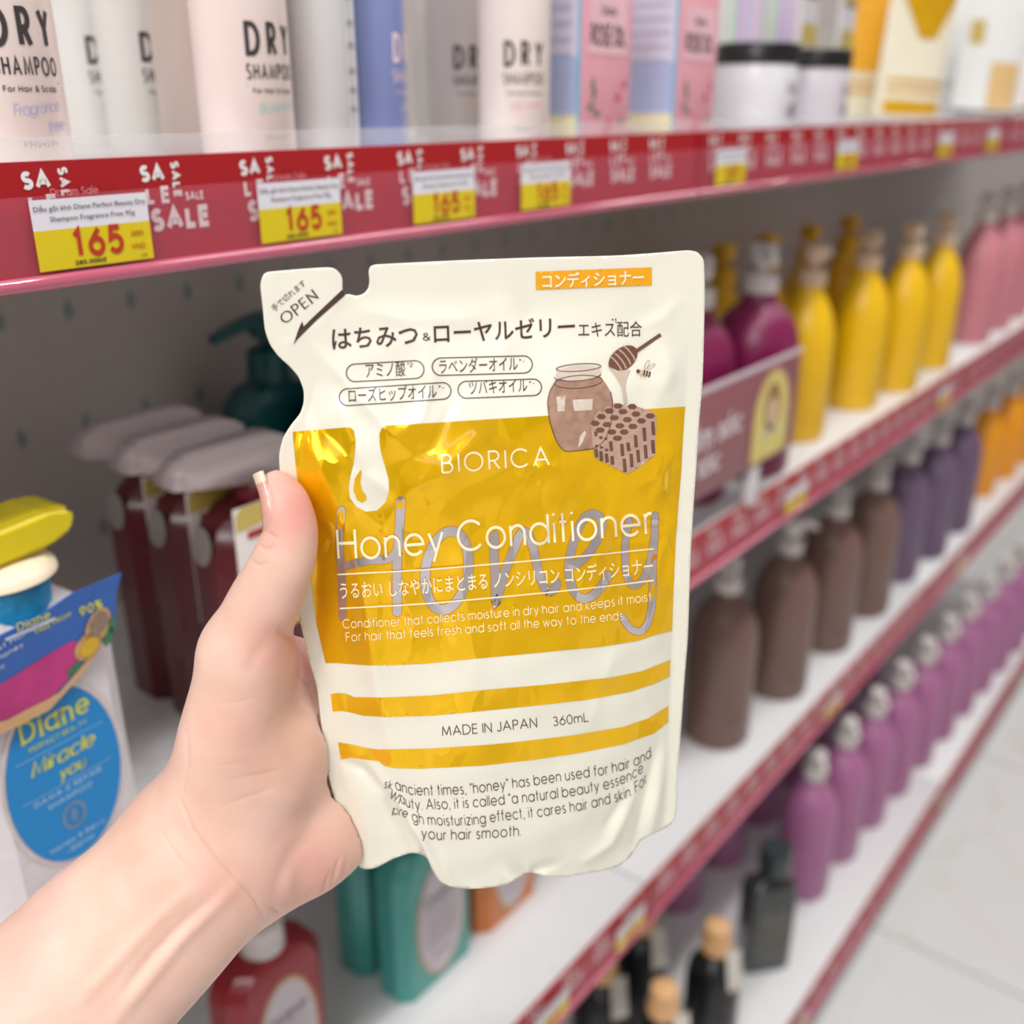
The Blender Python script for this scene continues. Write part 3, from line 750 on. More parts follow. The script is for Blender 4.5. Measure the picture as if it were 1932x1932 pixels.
# ------------------------------------------------------------------ black bottles, grey bottle
peach = mat('stopper_peach', (226, 176, 124), .5, var=.06)
blk = mat('bottle_black', (24, 24, 27), .3, var=.1)
for (x, y, lab) in ((.895, .392, 'black bottle with peach stopper nearest the dark grey bottle'), (.775, .395, 'black bottle with peach stopper nearest the lower frame edge'),
                    (.775, .478, 'black bottle with peach stopper partly under the third shelf strip, left one'), (.868, .480, 'black bottle with peach stopper in the rear row, nearest the magenta bottles')):
    t = thing('stoppered_bottle', lab, 'bottle', (x, y, zD), 0, 'black bottles with peach stoppers')
    r = .0335
    MB().lathe([(r * .93, 0), (r, .004), (r, .110), (r * .93, .126), (r * .70, .140), (.0150, .149), (.0150, .153)], 40).build('bottle_body', blk, t)
    MB().lathe([(.0158, .1532), (.0185, .156), (.0185, .168), (.0150, .176), (.0165, .182), (.0150, .190), (.0090, .194)], 28).build('stopper', peach, t)
    f = Flat(); f.rect(-.012, .016, .014, .062); f.round('bottle_label', mat('black_bottle_label', (86, 74, 62), .45, var=.2, scale=90), t, r, .0004)
    b = MB().box(-.012, .012, -.0008, 0, -.046, 0); o = b.build('hang_tag', mat('tag_pale', (206, 200, 192), .5, var=.05), t, False)
    o.location = (.004, -.0200, .160); o.rotation_euler = (-.42, .22, -.35)
x, y, _ = base_at(1432, 1842, zD, .03)
t = thing('grey_bottle', 'dark grey slab sided bottle standing alone before the magenta row', 'bottle', (x, y, zD), math.radians(-40), None)
g = mat('smoked_grey', (52, 56, 56), .18, var=.06, coat=.5)
MB().lathe([(.95, 0), (1, .003), (1, .128), (.9, .140), (.42, .148), (.36, .156)], 48, .034, .0215, 6).build('bottle_body', g, t)
MB().lathe([(.0180, .1562), (.0215, .158), (.0215, .190), (.0190, .195)], 32, cx=.004).build('bottle_cap', mat('smoked_cap', (44, 54, 56), .2, var=.06, coat=.5), t)
f = Flat(); f.rect(-.022, .028, .022, .104); f.flat('front_label', mat('smoked_label', (92, 92, 86), .3, var=.05), t, -.0217)

# ------------------------------------------------------------------ slab bottles with pump covers
def slab_body(w, d, h, m, t, ch=.011):
    hw, hd = w / 2, d / 2
    def ring(s, z, c):
        a, b = hw * s, hd * (1 - (1 - s) * .55)
        return [(-a + c, -b, z), (a - c, -b, z), (a, -b + c, z), (a, b - c, z), (a - c, b, z), (-a + c, b, z), (-a, b - c, z), (-a, -b + c, z)]
    rings = [ring(.97, 0, ch * .9), ring(1, .003, ch), ring(1, h * .83, ch), ring(.965, h * .88, ch), ring(.87, h * .93, ch), ring(.68, h * .975, ch * .8), ring(.40, h, ch * .6)]
    V = [p for r in rings for p in r]; F = [tuple(range(7, -1, -1)), tuple((len(rings) - 1) * 8 + k for k in range(8))]
    for i in range(len(rings) - 1):
        for k in range(8): F.append((i * 8 + k, i * 8 + (k + 1) % 8, (i + 1) * 8 + (k + 1) % 8, (i + 1) * 8 + k))
    return MB().add(V, F).build('bottle_body', m, t, True, 25)
oval_w = mat('oval_label_white', (206, 196, 204), .4, var=.015)
oval_gold = mat('oval_rim_gold', (206, 160, 110), .35, var=.03, metal=.3)
def slab(x, y, z, rgb, label, group, word=True, head_rgb=None, cover=False, card=False, sticker=False, w=.090, d=.042, h=.155, cover_dir=-1):
    t = thing('slab_pump_bottle', label, 'bottle', (x, y, z), 0, group)
    m = mat('slab_%d_%d_%d' % rgb, rgb, .28, var=.10, scale=140, bump=.25, bscale=160, coat=.3)
    slab_body(w, d, h, m, t)
    if word:
        f = Flat(); f.oval(0, h * .46, w * .325, h * .405); f.flat('label_rim', oval_gold, t, -d / 2 - .0004)
        f = Flat(); f.oval(0, h * .46, w * .300, h * .385); f.flat('oval_label', oval_w, t, -d / 2 - .0008)
        f = Flat(); f.text('Diane', 0, h * .60, .0115, width=w * .42, w=.17, contrast=.6, serif=.13, align='c')
        f.text('PERFECT BEAUTY', 0, h * .55, .0032, width=w * .36, w=.13, align='c')
        for k in range(4): f.text('Extra Moist Treatment', 0, h * (.47 - .055 * k), .0036, width=w * (.40 - .04 * (k % 2)), w=.12, align='c')
        f.text('SHAMPOO', 0, h * .20, .0040, width=w * .26, w=.13, align='c')
        f.flat('label_print', mat('slab_ink', (104, 96, 108), .5), t, -d / 2 - .0011)
    if sticker:
        f = Flat(); f.oval(.0, .134, .0090, .0135, rot=-.35); f.side('round_side_sticker', mat('side_sticker', (150, 142, 136), .4), t, -w / 2 - .0004)
    MB().lathe([(.0170, h), (.0170, h + .009), (.0150, h + .012)], 28).build('pump_collar', mat('ring_%d' % (head_rgb or rgb)[0], head_rgb or rgb, .35), t)
    if cover:
        hd = MB()
        hd.prism([(-.066, .020), (-.050, .0345), (.010, .0365), (.020, .030), (.020, .014), (-.012, .011), (-.034, .014)], -.0145, .0145)
        o = hd.build('clear_pump_cover', mat('cover_clear', (238, 224, 226), .25, var=.03, alpha=.78, coat=.4), t, False)
        o.location = (0, 0, h); o.rotation_euler = (0, 0, math.radians(cover_dir))
        bm = bmesh.new(); bm.from_mesh(o.data); bmesh.ops.bevel(bm, geom=bm.edges[:], offset=.0035, segments=3, affect='EDGES'); bm.to_mesh(o.data); bm.free()
        o.data.polygons.foreach_set('use_smooth', [True] * len(o.data.polygons))
        b = MB().tube([(0, 0, h + .012), (0, 0, h + .022)], .006, 16); b.tube([(.004, 0, h + .023), (-.022, 0, h + .026), (-.046, 0, h + .022)], [.008, .0065, .005], 12)
        b.build('pump_head', mat('pump_%d' % (head_rgb or rgb)[0], head_rgb or rgb, .35), t)
    elif head_rgb:
        pump_parts(t, h + .009, mat('pump_%d' % head_rgb[0], head_rgb, .35), mat('pump_%d' % head_rgb[0], head_rgb, .35), math.pi, 1.0, .05)
    if card:
        w_, h_ = .056, .085
        q = MB().box(-w_ / 2, w_ / 2, 0, .0008, 0, h_, .0004).build('hang_card', mat('card_white', (232, 226, 222), .5, var=.01), t)
        q.location = (-.013, -d / 2 - .0065, .077)
        f = Flat(); f.rect(-w_ / 2 + .001, 0, w_ / 2, .020); f.flat('card_gold_foot', mat('card_gold', (206, 184, 96), .45, var=.05), q, -.0004)
        f = Flat(); f.poly([(-w_ / 2 + .001, h_ - .014), (w_ / 2, h_ - .010), (w_ / 2, h_), (-w_ / 2 + .006, h_), (-w_ / 2 + .001, h_ - .004)])
        f.flat('card_gold_top', mat('card_gold', (206, 184, 96)), q, -.0004)
        f = Flat(); f.rect(-w_ / 2 + .008, h_ - .020, w_ / 2 - .002, h_ - .0155); f.flat('card_red_bar', mat('card_red', (170, 38, 30), .5), q, -.0006)
        f = Flat(); f.text('DRY DAMAGE', .002, h_ - .037, .0055, width=.040, w=.18, align='c'); f.text('REPAIR', .004, h_ - .047, .0055, width=.026, w=.18, align='c')
        f.flat('card_print', mat('card_print', (190, 120, 116), .5), q, -.0006)
    return t
GR = 'dark red slab bottles on the second shelf'
redb = (92, 5, 21)
for i, (y, lab) in enumerate(((.474, 'dark red slab bottle with a white and gold card, nearest the thumb'), (.518, 'dark red slab bottle in the middle of the three beside the hand'), (.562, 'dark red slab bottle at the back of the three, leftmost in view'))):
    slab(.356, y, zB, redb, lab, GR, word=False, head_rgb=(120, 30, 50), cover=True, card=True, sticker=True, cover_dir=-4)
GT = 'teal slab bottles at the back of the second shelf'
slab(.500, .640, zB, (10, 78, 82), 'dark teal slab bottle at the back, its pump left of the pouch', GT, word=False, head_rgb=(8, 78, 80), h=.168)
slab(.535, .588, zB, (10, 78, 82), 'dark teal slab bottle at the back, mostly hidden by the pouch', GT, word=False, head_rgb=(8, 78, 80), h=.160)
slab(.345, .512, zC, (150, 8, 28), 'bright red slab bottle with oval label under the wrist', None, head_rgb=(222, 214, 212))
slab(.5135, .507, zC, (62, 158, 150), 'teal slab bottle with oval label under the pouch, front one', 'teal slab bottles on the third shelf', head_rgb=(40, 110, 108), w=.096)
slab(.5115, .557, zC, (62, 158, 150), 'teal slab bottle directly behind the labelled teal one', 'teal slab bottles on the third shelf', head_rgb=(40, 110, 108), w=.096)
slab(.616, .506, zC, (206, 112, 28), 'orange slab bottle with oval label under the pouch', None, head_rgb=(150, 82, 30))

# white bottles with yellow heads, left edge
def white_bottle(x, y, label, full):
    t = thing('white_pump_bottle', label, 'bottle', (x, y, zB), math.radians(4), 'white pump bottles with yellow heads')
    w, d, h = .084, .046, .158
    slab_body(w, d, h, mat('slab_white', (218, 212, 216), .38, var=.02, bump=.5, bscale=120), t, .012)
    yl = mat('head_yellow', (226, 206, 10), .35, var=.03); iv = mat('ring_ivory', (244, 228, 200), .35, var=.02)
    MB().lathe([(.0200, h - .004), (.0205, h + .010), (.0190, h + .013)], 32).build('blue_neck', mat('neck_blue', (40, 146, 198), .4, var=.12, scale=300), t)
    MB().lathe([(.0215, h + .0132), (.0250, h + .0150), (.0245, h + .0175), (.0200, h + .0215), (.0120, h + .0235)], 40).build('ivory_ring', iv, t)
    b = MB().prism([(-.040, .027), (-.036, .0395), (.022, .0430), (.0335, .0400), (.0330, .0300), (.020, .0245), (-.020, .0220)], -.0150, .0150)
    o = b.build('yellow_pump_head', yl, t, False); o.location = (0, 0, h)
    bm = bmesh.new(); bm.from_mesh(o.data); bmesh.ops.bevel(bm, geom=bm.edges[:], offset=.003, segments=3, affect='EDGES'); bm.to_mesh(o.data); bm.free()
    if not full: return t
    y0 = -d / 2
    f = Flat(); f.oval(.0, .0720, .0320, .0500); f.flat('label_rim', mat('rim_silver', (216, 206, 206), .35, metal=.2), t, y0 - .0004)
    f = Flat(); f.oval(.0, .0720, .0295, .0475); f.flat('blue_oval_label', mat('label_azure', (10, 132, 204), .4, var=.015), t, y0 - .0008)
    f = Flat(); f.text('Diane', 0, .0990, .0120, width=.0360, w=.19, contrast=.55, serif=.13, align='c')
    f.text('PERFECT BEAUTY', 0, .0935, .0026, width=.030, w=.13, align='c')
    f.text('Miracle', 0, .0800, .0088, width=.0340, w=.17, contrast=.6, slant=.3, gap=.08, align='c'); f.text('you', .003, .0710, .0075, width=.0140, w=.17, contrast=.6, slant=.3, gap=.08, align='c')
    f.flat('yellow_print', mat('print_yellow', (214, 216, 76), .5), t, y0 - .0011)
    f = Flat()
    f.rect(-.023, .0902, .023, .0905); f.rect(-.024, .0685, .024, .0688)
    f.text('DAMAGE REPAIR', 0, .0640, .0030, width=.036, w=.16, align='c'); f.text('SHAMPOO', 0, .0590, .0030, width=.024, w=.16, align='c')
    f.flat('kind_print', mat('print_paleblue', (170, 206, 236), .5), t, y0 - .0011)
    f = Flat()
    f.text('Honey & Berry', 0, .0350, .0028, width=.030, w=.15, align='c'); f.text('450ml', 0, .0300, .0028, width=.015, w=.15, align='c')
    f.flat('volume_print', mat('print_paleblue', (170, 206, 236)), t, y0 - .0011)
    f = Flat(); f.line(arc(0, .0490, .0056, .0066, 0, 360, 28), .0018); f.oval(0, .0490, .0015, .0040); f.flat('flower_emblem', mat('emblem_grey', (110, 140, 170), .5), t, y0 - .0011)
    # printed card hung on the shoulder
    out = [(-.052, .0160), (-.030, .0040), (.0, .0040), (.022, .0160), (.0395, .0330), (.0425, .0480), (.0465, .0560), (.020, .0560), (.004, .0520), (-.020, .050), (-.052, .050)]
    q = MB().prism([(a, b) for a, b in out], 0, .0008).build('shoulder_card', mat('card_blue', (48, 96, 176), .4, var=.06), t, False)
    q.location = (-.004, y0 - .0045, .1085); q.rotation_euler = (math.radians(2), 0, 0)
    f = Flat(); f.poly([(-.052, .0160), (-.030, .0040), (.0, .0040), (.022, .0160), (.034, .027), (.006, .0105), (-.02, .0095), (-.04, .0150)]); f.flat('tan_border', mat('card_tan', (206, 166, 120), .45, var=.06), q, -.0003)
    f = Flat(); f.poly([(-.052, .0300), (-.040, .0150), (-.02, .0098), (.002, .0098), (.018, .0190), (.026, .0270), (.016, .0330), (.004, .0320), (-.02, .028)]); f.flat('pink_swirl', mat('card_magenta', (186, 50, 124), .45, var=.25, scale=40), q, -.0003)
    f = Flat(); f.oval(.0235, .0270, .0075, .0062, rot=.5); f.oval(.0300, .0350, .0090, .0062, rot=1.0); f.flat('nut_print', mat('nut_tan', (196, 156, 104), .5, var=.15, scale=300), q, -.0006)
    f = Flat(); f.oval(.0240, .0265, .0052, .0042, rot=.5); f.flat('honey_print', mat('honey_yellow', (220, 176, 40), .5, var=.1), q, -.0009)
    f = Flat(); f.oval(.0305, .0362, .0060, .0045, rot=1.0); f.flat('seed_print', mat('seed_grey', (140, 122, 104), .5, var=.2, scale=600), q, -.0009)
    f = Flat(); f.oval(.0345, .0270, .0050, .0022, rot=1.1); f.oval(.0370, .0320, .0045, .0020, rot=1.5); f.oval(.0150, .0190, .0045, .0018, rot=.4); f.flat('leaf_print', mat('card_leaf', (50, 120, 84), .5), q, -.0006)
    f = Flat(); f.rect(-.014, .0470, .010, .0485)
    for k in range(3): f.text('Miracle Moist Honey', -.046, .0400 - .0045 * k, .0026, width=.050 - .010 * k, w=.16, rot=.14)
    f.flat('white_print', mat('card_white_print', (196, 206, 236), .5), q, -.0004)
    f = Flat(); f.text('Diane', -.008, .0490, .0042, width=.016, w=.17, serif=.1, contrast=.4); f.text('90%', .022, .0430, .0050, width=.0120, w=.18); f.text('FREE FROM', .0, .0440, .0024, width=.018, w=.15, rot=.1)
    f.flat('yellow_print', mat('print_yellow', (214, 216, 76), .5), q, -.0004)
    return t
white_bottle(.1845, .444, 'white pump bottle with bright blue oval label and blue shoulder card', True)
white_bottle(.178, .510, 'white pump bottle behind the blue labelled one, only its yellow head showing', False)

# ------------------------------------------------------------------ promotional sign in front of the purple bottles
ys = .3935
def sp(u, v): p = ony(u, v, ys); return p[0], p[2]
cor = [sp(1100, 990), sp(1483, 846), sp(1513, 657), sp(1100, 822)]
xl, xr = .60, cor[2][0]; zb = cor[1][1]; zt_ = cor[2][1]
t = thing('promotional_sign', 'mauve promotional card with yellow arch picture standing before the purple bottles', 'sign', (xl, ys, zb), 0)
wS, hS = xr - xl, zt_ - zb
MB().box(0, wS, 0, .0012, 0, hS, .0005).build('sign_card', mat('sign_mauve', (150, 92, 98), .4, var=.02), t)
MB().box(-.002, wS + .002, -.0006, .0018, hS - .0035, hS + .001).build('sign_edge', mat('sign_edge_pale', (214, 196, 204), .4), t)
for xf in (.10, wS - .085):
    MB().box(xf, xf + .016, .0014, .010, zB - zb, .012, .0006).build('sign_clip', mat('clip_white', (222, 218, 222), .3), t)
f = Flat()
def ss(u, v): p = ony(u, v, ys); return p[0] - xl, p[2] - zb
a, b = ss(1399, 772), ss(1399, 808); f.text('Chăm sóc', a[0], b[1], (a[1] - b[1]) * 1.25, font=True, bold=.03, align='r')
a, b = ss(1357, 846), ss(1357, 880); f.text('tóc', a[0], b[1], (a[1] - b[1]) * 1.25, font=True, bold=.03, align='r')
f.flat('sign_lettering', mat('sign_white', (226, 210, 216), .5), t, -.0009)
a, b = ss(1413, 858), ss(1494, 700)
cx, hw = (a[0] + b[0]) / 2, (b[0] - a[0]) / 2
zl_, zh_ = .004, hS - .008
def arch(k): return [(cx - hw * k, zl_ + .002 * (1 - k))] + [(cx + hw * k, zl_ + .002 * (1 - k))] + [(cx + hw * k * math.cos(q), zh_ - hw * 1.2 + hw * 1.2 * k * math.sin(q)) for q in np.linspace(0, math.pi, 16)]
f = Flat(); f.poly(arch(1.0)); f.flat('arch_border', mat('arch_peach', (206, 160, 120), .45), t, -.0007)
f = Flat(); f.poly(arch(.92)); f.flat('arch_picture', mat('arch_yellow', (222, 204, 120), .45, var=.06), t, -.0010)
f = Flat(); f.oval(cx, zh_ - hw * .95, hw * .42, hw * .60); f.flat('picture_hair', mat('pic_hair', (150, 110, 70), .5), t, -.0012)
f = Flat(); f.oval(cx, zh_ - hw * 1.05, hw * .26, hw * .36); f.flat('picture_face', mat('pic_face', (222, 190, 160), .5), t, -.0014)
f = Flat(); f.poly([(cx - hw * .5, zl_ + hS * .24), (cx + hw * .5, zl_ + hS * .24), (cx + hw * .34, zh_ - hw * 1.45), (cx - hw * .34, zh_ - hw * 1.45)]); f.flat('picture_dress', mat('pic_dress', (206, 204, 190), .5), t, -.0012)
# ------------------------------------------------------------------ the refill pouch in the hand
# everything here is worked out in camera-aligned metres (x right, y up, z away) and then placed in the room
def to_world(P):
    P = np.asarray(P, float)
    return CAMP + P[:, :1] * RIGHT + P[:, 1:2] * UPV + P[:, 2:3] * FWD
def cs(u, v, d): return np.array([(u - 966.0) / FPX * d, (966.0 - v) / FPX * d, d])
PC = cs(930, 1075, 0.36)
tv = math.radians(19); ty = math.radians(9)
PVv = np.array([0, math.cos(tv), -math.sin(tv)])
PU = np.array([math.cos(ty), 0, math.sin(ty)]); PU -= PVv * (PU @ PVv); PU /= np.linalg.norm(PU)
PN = np.cross(PU, PVv); PN = PN if PN[2] < 0 else -PN
def plane(q):
    d = np.stack([(q[:, 0] - 966) / FPX, (966 - q[:, 1]) / FPX, np.ones(len(q))], 1)
    return d * ((PC @ PN) / (d @ PN))[:, None]
def pix(P): return np.stack([966 + P[:, 0] / P[:, 2] * FPX, 966 - P[:, 1] / P[:, 2] * FPX], 1)

OUT = [(493.3,526.9),(496.8,518.7),(505,513.4),(563,508),(619,504.7),(633,508),(642.4,517.6),(645.9,526.9),(646.3,544.3),(650.5,556),(658.7,555.3),(672.7,558.3),(686.6,553.7),(694.8,543.2),(697,529.2),(695.5,511.7),(699.4,502.4),(707.6,499.4),(800,494.5),(900,490),(1016.5,486),(1156,482.6),(1230,478),(1296,472.6),(1314.6,475.6),(1326,487.3),(1328.6,501),(1329.8,562),(1326,713),(1319,799),(1314,880),(1309,952.5),(1303,1050),(1298,1199),(1292,1275),(1285.7,1366),(1278.7,1460),(1277.6,1525),(1272,1546),(1260,1560),(1211,1585),(1188,1618),(1160,1637),(1118,1646),(1060,1655),(1025,1652),(999,1646),(983,1654),(955,1669),(920,1675),(883,1677),(848,1672),(827,1660),(815,1641),(806,1620),(790,1611),(773,1610),(743,1620),(710,1637),(692,1640),(680,1637),(671,1623),(657,1583),(638,1529.5),(617,1453),(606,1366.5),(597.5,1296.6),(583,1246),(566.6,1176),(556,1120),(545,1050),(536,980),(530,925),(527,876),(527,855),(534,827),(549,802),(565.5,781),(572.5,760),(572.5,736.5),(563,711),(547,692),(526,672.5),(509.6,650),(500,622),(495.6,580),(491.4,541)]
def resample(pts, step, closed=True):
    P = np.array(pts, float); n = len(P); out = []
    for i in range(n if closed else n - 1):
        p0, p1, p2, p3 = (P[(i - 1) % n], P[i], P[(i + 1) % n], P[(i + 2) % n]) if closed else (P[max(i - 1, 0)], P[i], P[i + 1], P[min(i + 2, n - 1)])
        k = max(1, int(np.hypot(*(p2 - p1)) / step))
        for j in range(k):
            t = j / k
            out.append(_cr(p0, p1, p2, p3, t))
    if not closed: out.append(P[-1])
    return np.array(out)
def _cr(p0, p1, p2, p3, t, k=0.35):
    m1 = (p2 - p0) * k; m2 = (p3 - p1) * k
    d = np.hypot(*(p2 - p1)); 
    for m in (m1, m2):
        l = np.hypot(*m)
        if l > d: m *= d / l
    t2, t3 = t * t, t * t * t
    return (2 * t3 - 3 * t2 + 1) * p1 + (t3 - 2 * t2 + t) * m1 + (-2 * t3 + 3 * t2) * p2 + (t3 - t2) * m2
def sstep(a, b, x):
    t = np.clip((x - a) / (b - a), 0, 1); return t * t * (3 - 2 * t)
def inside(poly, pts):
    x, y = pts[:, 0], pts[:, 1]; c = np.zeros(len(pts), bool); n = len(poly); j = n - 1
    for i in range(n):
        xi, yi = poly[i]; xj, yj = poly[j]
        if yi != yj: c ^= ((yi > y) != (yj > y)) & (x < (xj - xi) * (y - yi) / (yj - yi) + xi)
        j = i
    return c
YK = np.array([480, 560, 640, 720, 800, 900, 1000, 1100, 1200, 1300, 1400, 1500, 1600, 1700], float)
XL = np.array([690, 610, 585, 600, 575, 562, 572, 585, 600, 612, 628, 648, 668, 690], float)
XR = np.array([1300, 1300, 1298, 1295, 1290, 1284, 1277, 1271, 1268, 1264, 1260, 1256, 1250, 1240], float)
def seg_d(q, a, b):
    a = np.array(a, float); b = np.array(b, float); t = np.clip(((q - a) @ (b - a)) / ((b - a) @ (b - a)), 0, 1)
    return np.hypot(*(q - (a + t[:, None] * (b - a))).T), t
# folds of the film: polyline, half width in px, height in mm
FOLDS = [
 ([(592,850),(640,960),(676,1060),(690,1130),(705,1240),(724,1330),(745,1430)], 21, 1.6),
 ([(575,640),(640,705),(780,850)], 12, .7), ([(560,690),(600,800),(690,880)], 16, -.7), ([(640,760),(690,880),(760,930)], 12, .6),
 ([(800,640),(812,720),(790,780),(740,810)], 12, .8), ([(830,690),(845,760),(810,830),(740,860)], 12, -.6),
 ([(690,585),(760,600),(900,600)], 18, .5), ([(935,560),(960,620),(930,700)], 24, .5), ([(985,560),(1000,640)], 20, -.5),
 ([(640,955),(660,935),(720,975),(760,920),(790,890)], 10, .8), ([(760,905),(820,880),(900,800)], 20, .9), ([(800,960),(870,900),(990,850)], 26, -.7),
 ([(1050,900),(1010,980),(960,1040)], 18, .6), ([(1100,880),(1060,960),(1010,1010)], 14, -.5), ([(1160,900),(1120,1010),(1080,1110)], 22, .9),
 ([(1275,985),(1230,970),(1180,960)], 10, .7), ([(1275,985),(1215,1010),(1150,1010)], 10, .6), ([(1275,985),(1240,1040),(1225,1110)], 10, .8), ([(1275,985),(1245,920),(1230,860)], 12, .7), ([(1270,1000),(1255,1080),(1258,1180)], 10, -.6),
 ([(1190,910),(1240,890),(1225,940)], 8, .5), ([(1255,860),(1240,930)], 8, .5), ([(1150,1210),(1120,1270),(1100,1330)], 16, .4), ([(900,1180),(880,1245)], 20, .4),
 ([(1235,640),(1260,700),(1230,760)], 24, .9), ([(1290,560),(1250,600),(1200,620)], 14, .4),
 ([(640,1430),(690,1440),(730,1475),(770,1550),(800,1610)], 12, -2.6), ([(700,1432),(745,1480),(790,1545),(828,1620),(850,1668)], 12, 2.4),
 ([(655,1470),(680,1520),(690,1580)], 26, 1.5), ([(1240,1400),(1215,1480),(1190,1570)], 15, -1.7), ([(1262,1390),(1245,1470),(1225,1560)], 14, 1.5), ([(1190,1470),(1140,1560),(1090,1590)], 12, 1.2), ([(1165,1480),(1130,1530)], 8, -.6),
 ([(965,1600),(990,1610),(1005,1600),(1050,1595)], 12, -1.7), ([(940,1600),(985,1640),(1000,1655)], 12, 1.5), ([(1005,1612),(1060,1590)], 9, .8), ([(985,1595),(1000,1640)], 9, .7), ([(830,1580),(850,1630),(870,1670)], 10, .6),
 ([(560,640),(600,620),(640,560)], 10, .35), ([(520,660),(590,620)], 6, .3),
]
def HF(q):
    """height of the filled film over its flat plane, metres"""
    xl = np.interp(q[:, 1], YK, XL); xr = np.interp(q[:, 1], YK, XR)
    t = np.clip((q[:, 0] - xl) / (xr - xl), 0, 1)
    lens = np.sin(np.pi * t) ** .85
    env = sstep(545, 900, q[:, 1]) * .78 + sstep(900, 1350, q[:, 1]) * .22
    env = env * (1 - .30 * sstep(1480, 1680, q[:, 1]))
    h = .0175 * lens * env + .00018
    h += .0016 * np.exp(-(((q[:, 0] - 632) / 75) ** 2 + ((q[:, 1] - 880) / 90) ** 2)) - .0022 * np.exp(-(((q[:, 0] - 600) / 60) ** 2 + ((q[:, 1] - 1050) / 110) ** 2))
    fade = sstep(0, .10, t) * sstep(0, .06, 1 - t)
    for pl, w, a in FOLDS:
        dm = np.full(len(q), 1e9)
        Ls = [0.0]
        for i in range(len(pl) - 1): Ls.append(Ls[-1] + math.hypot(pl[i+1][0] - pl[i][0], pl[i+1][1] - pl[i][1]))
        s = np.zeros(len(q))
        for i in range(len(pl) - 1):
            d, tt = seg_d(q, pl[i], pl[i + 1]); b = d < dm
            dm = np.where(b, d, dm); s = np.where(b, (Ls[i] + tt * (Ls[i + 1] - Ls[i])) / Ls[-1], s)
        h += 1.45 * a * 1e-3 * np.exp(-(dm / w) ** 1.6) * np.sin(np.pi * np.clip(s * .9 + .05, 0, 1)) ** .5 * (.25 + .75 * fade)
    x, y = q[:, 0], q[:, 1]
    wob = np.sin(x * .021 + 1.3 * np.sin(y * .013)) * np.sin(y * .017 + 1.1 * np.sin(x * .011)) + .5 * np.sin(x * .05 + y * .034) * np.sin(y * .043 - x * .02)
    h += .00050 * wob * fade * sstep(540, 650, y)
    return np.maximum(h, .00015)
def flat_of(p):
    q = p.copy()
    for _ in range(9):
        pp = pix(plane(q) + PN * HF(q)[:, None]); q = q + (p - pp) * .9
    return q
def surf(p, off=0.0):
    q = flat_of(np.asarray(p, float)); return plane(q) + PN * (HF(q) + off)[:, None]
def fill(poly, step, holes=()):
    """triangulate a pixel polygon with interior points"""
    poly = np.array(poly, float); loops = [poly] + [np.array(h, float) for h in holes]
    P = []; E = []
    for lp in loops:
        k = len(P); P += [tuple(x) for x in lp]; E += [(k + i, k + (i + 1) % len(lp)) for i in range(len(lp))]
    lo, hi = poly.min(0), poly.max(0)
    gx, gy = np.meshgrid(np.arange(lo[0] + step * .5, hi[0], step), np.arange(lo[1] + step * .5, hi[1], step))
    g = np.stack([gx.ravel(), gy.ravel()], 1); g[:, 0] += (np.floor((g[:, 1] - lo[1]) / step) % 2) * step * .5
    g = g[inside(poly, g)]
    allb = np.array(P)
    if len(g):
        keep = np.ones(len(g), bool)
        for c in range(0, len(allb), 64):
            dd = np.hypot(g[:, None, 0] - allb[None, c:c + 64, 0], g[:, None, 1] - allb[None, c:c + 64, 1]).min(1); keep &= dd > step * .45
        g = g[keep]
    pts = [Vector(x) for x in P] + [Vector(x) for x in g]
    v, e, f, *_ = delaunay_2d_cdt(pts, E, [], 0, 1e-5)
    V = np.array([tuple(x) for x in v]); Fc = np.array([t for t in f])
    c = V[Fc].mean(1); ok = inside(poly, c)
    for h in holes: ok &= ~inside(np.array(h, float), c)
    return V, Fc[ok]
pouch = thing('honey_conditioner_pouch', 'cream and golden yellow refill pouch with pictured honey jar, held in the hand', 'pouch', tuple(to_world(PC[None])[0]))
PO = np.array(pouch.location)
def put(name, Pc, F, m, smooth=True, angle=180):
    return mk(name, to_world(Pc) - PO, F, m, pouch, smooth, angle)

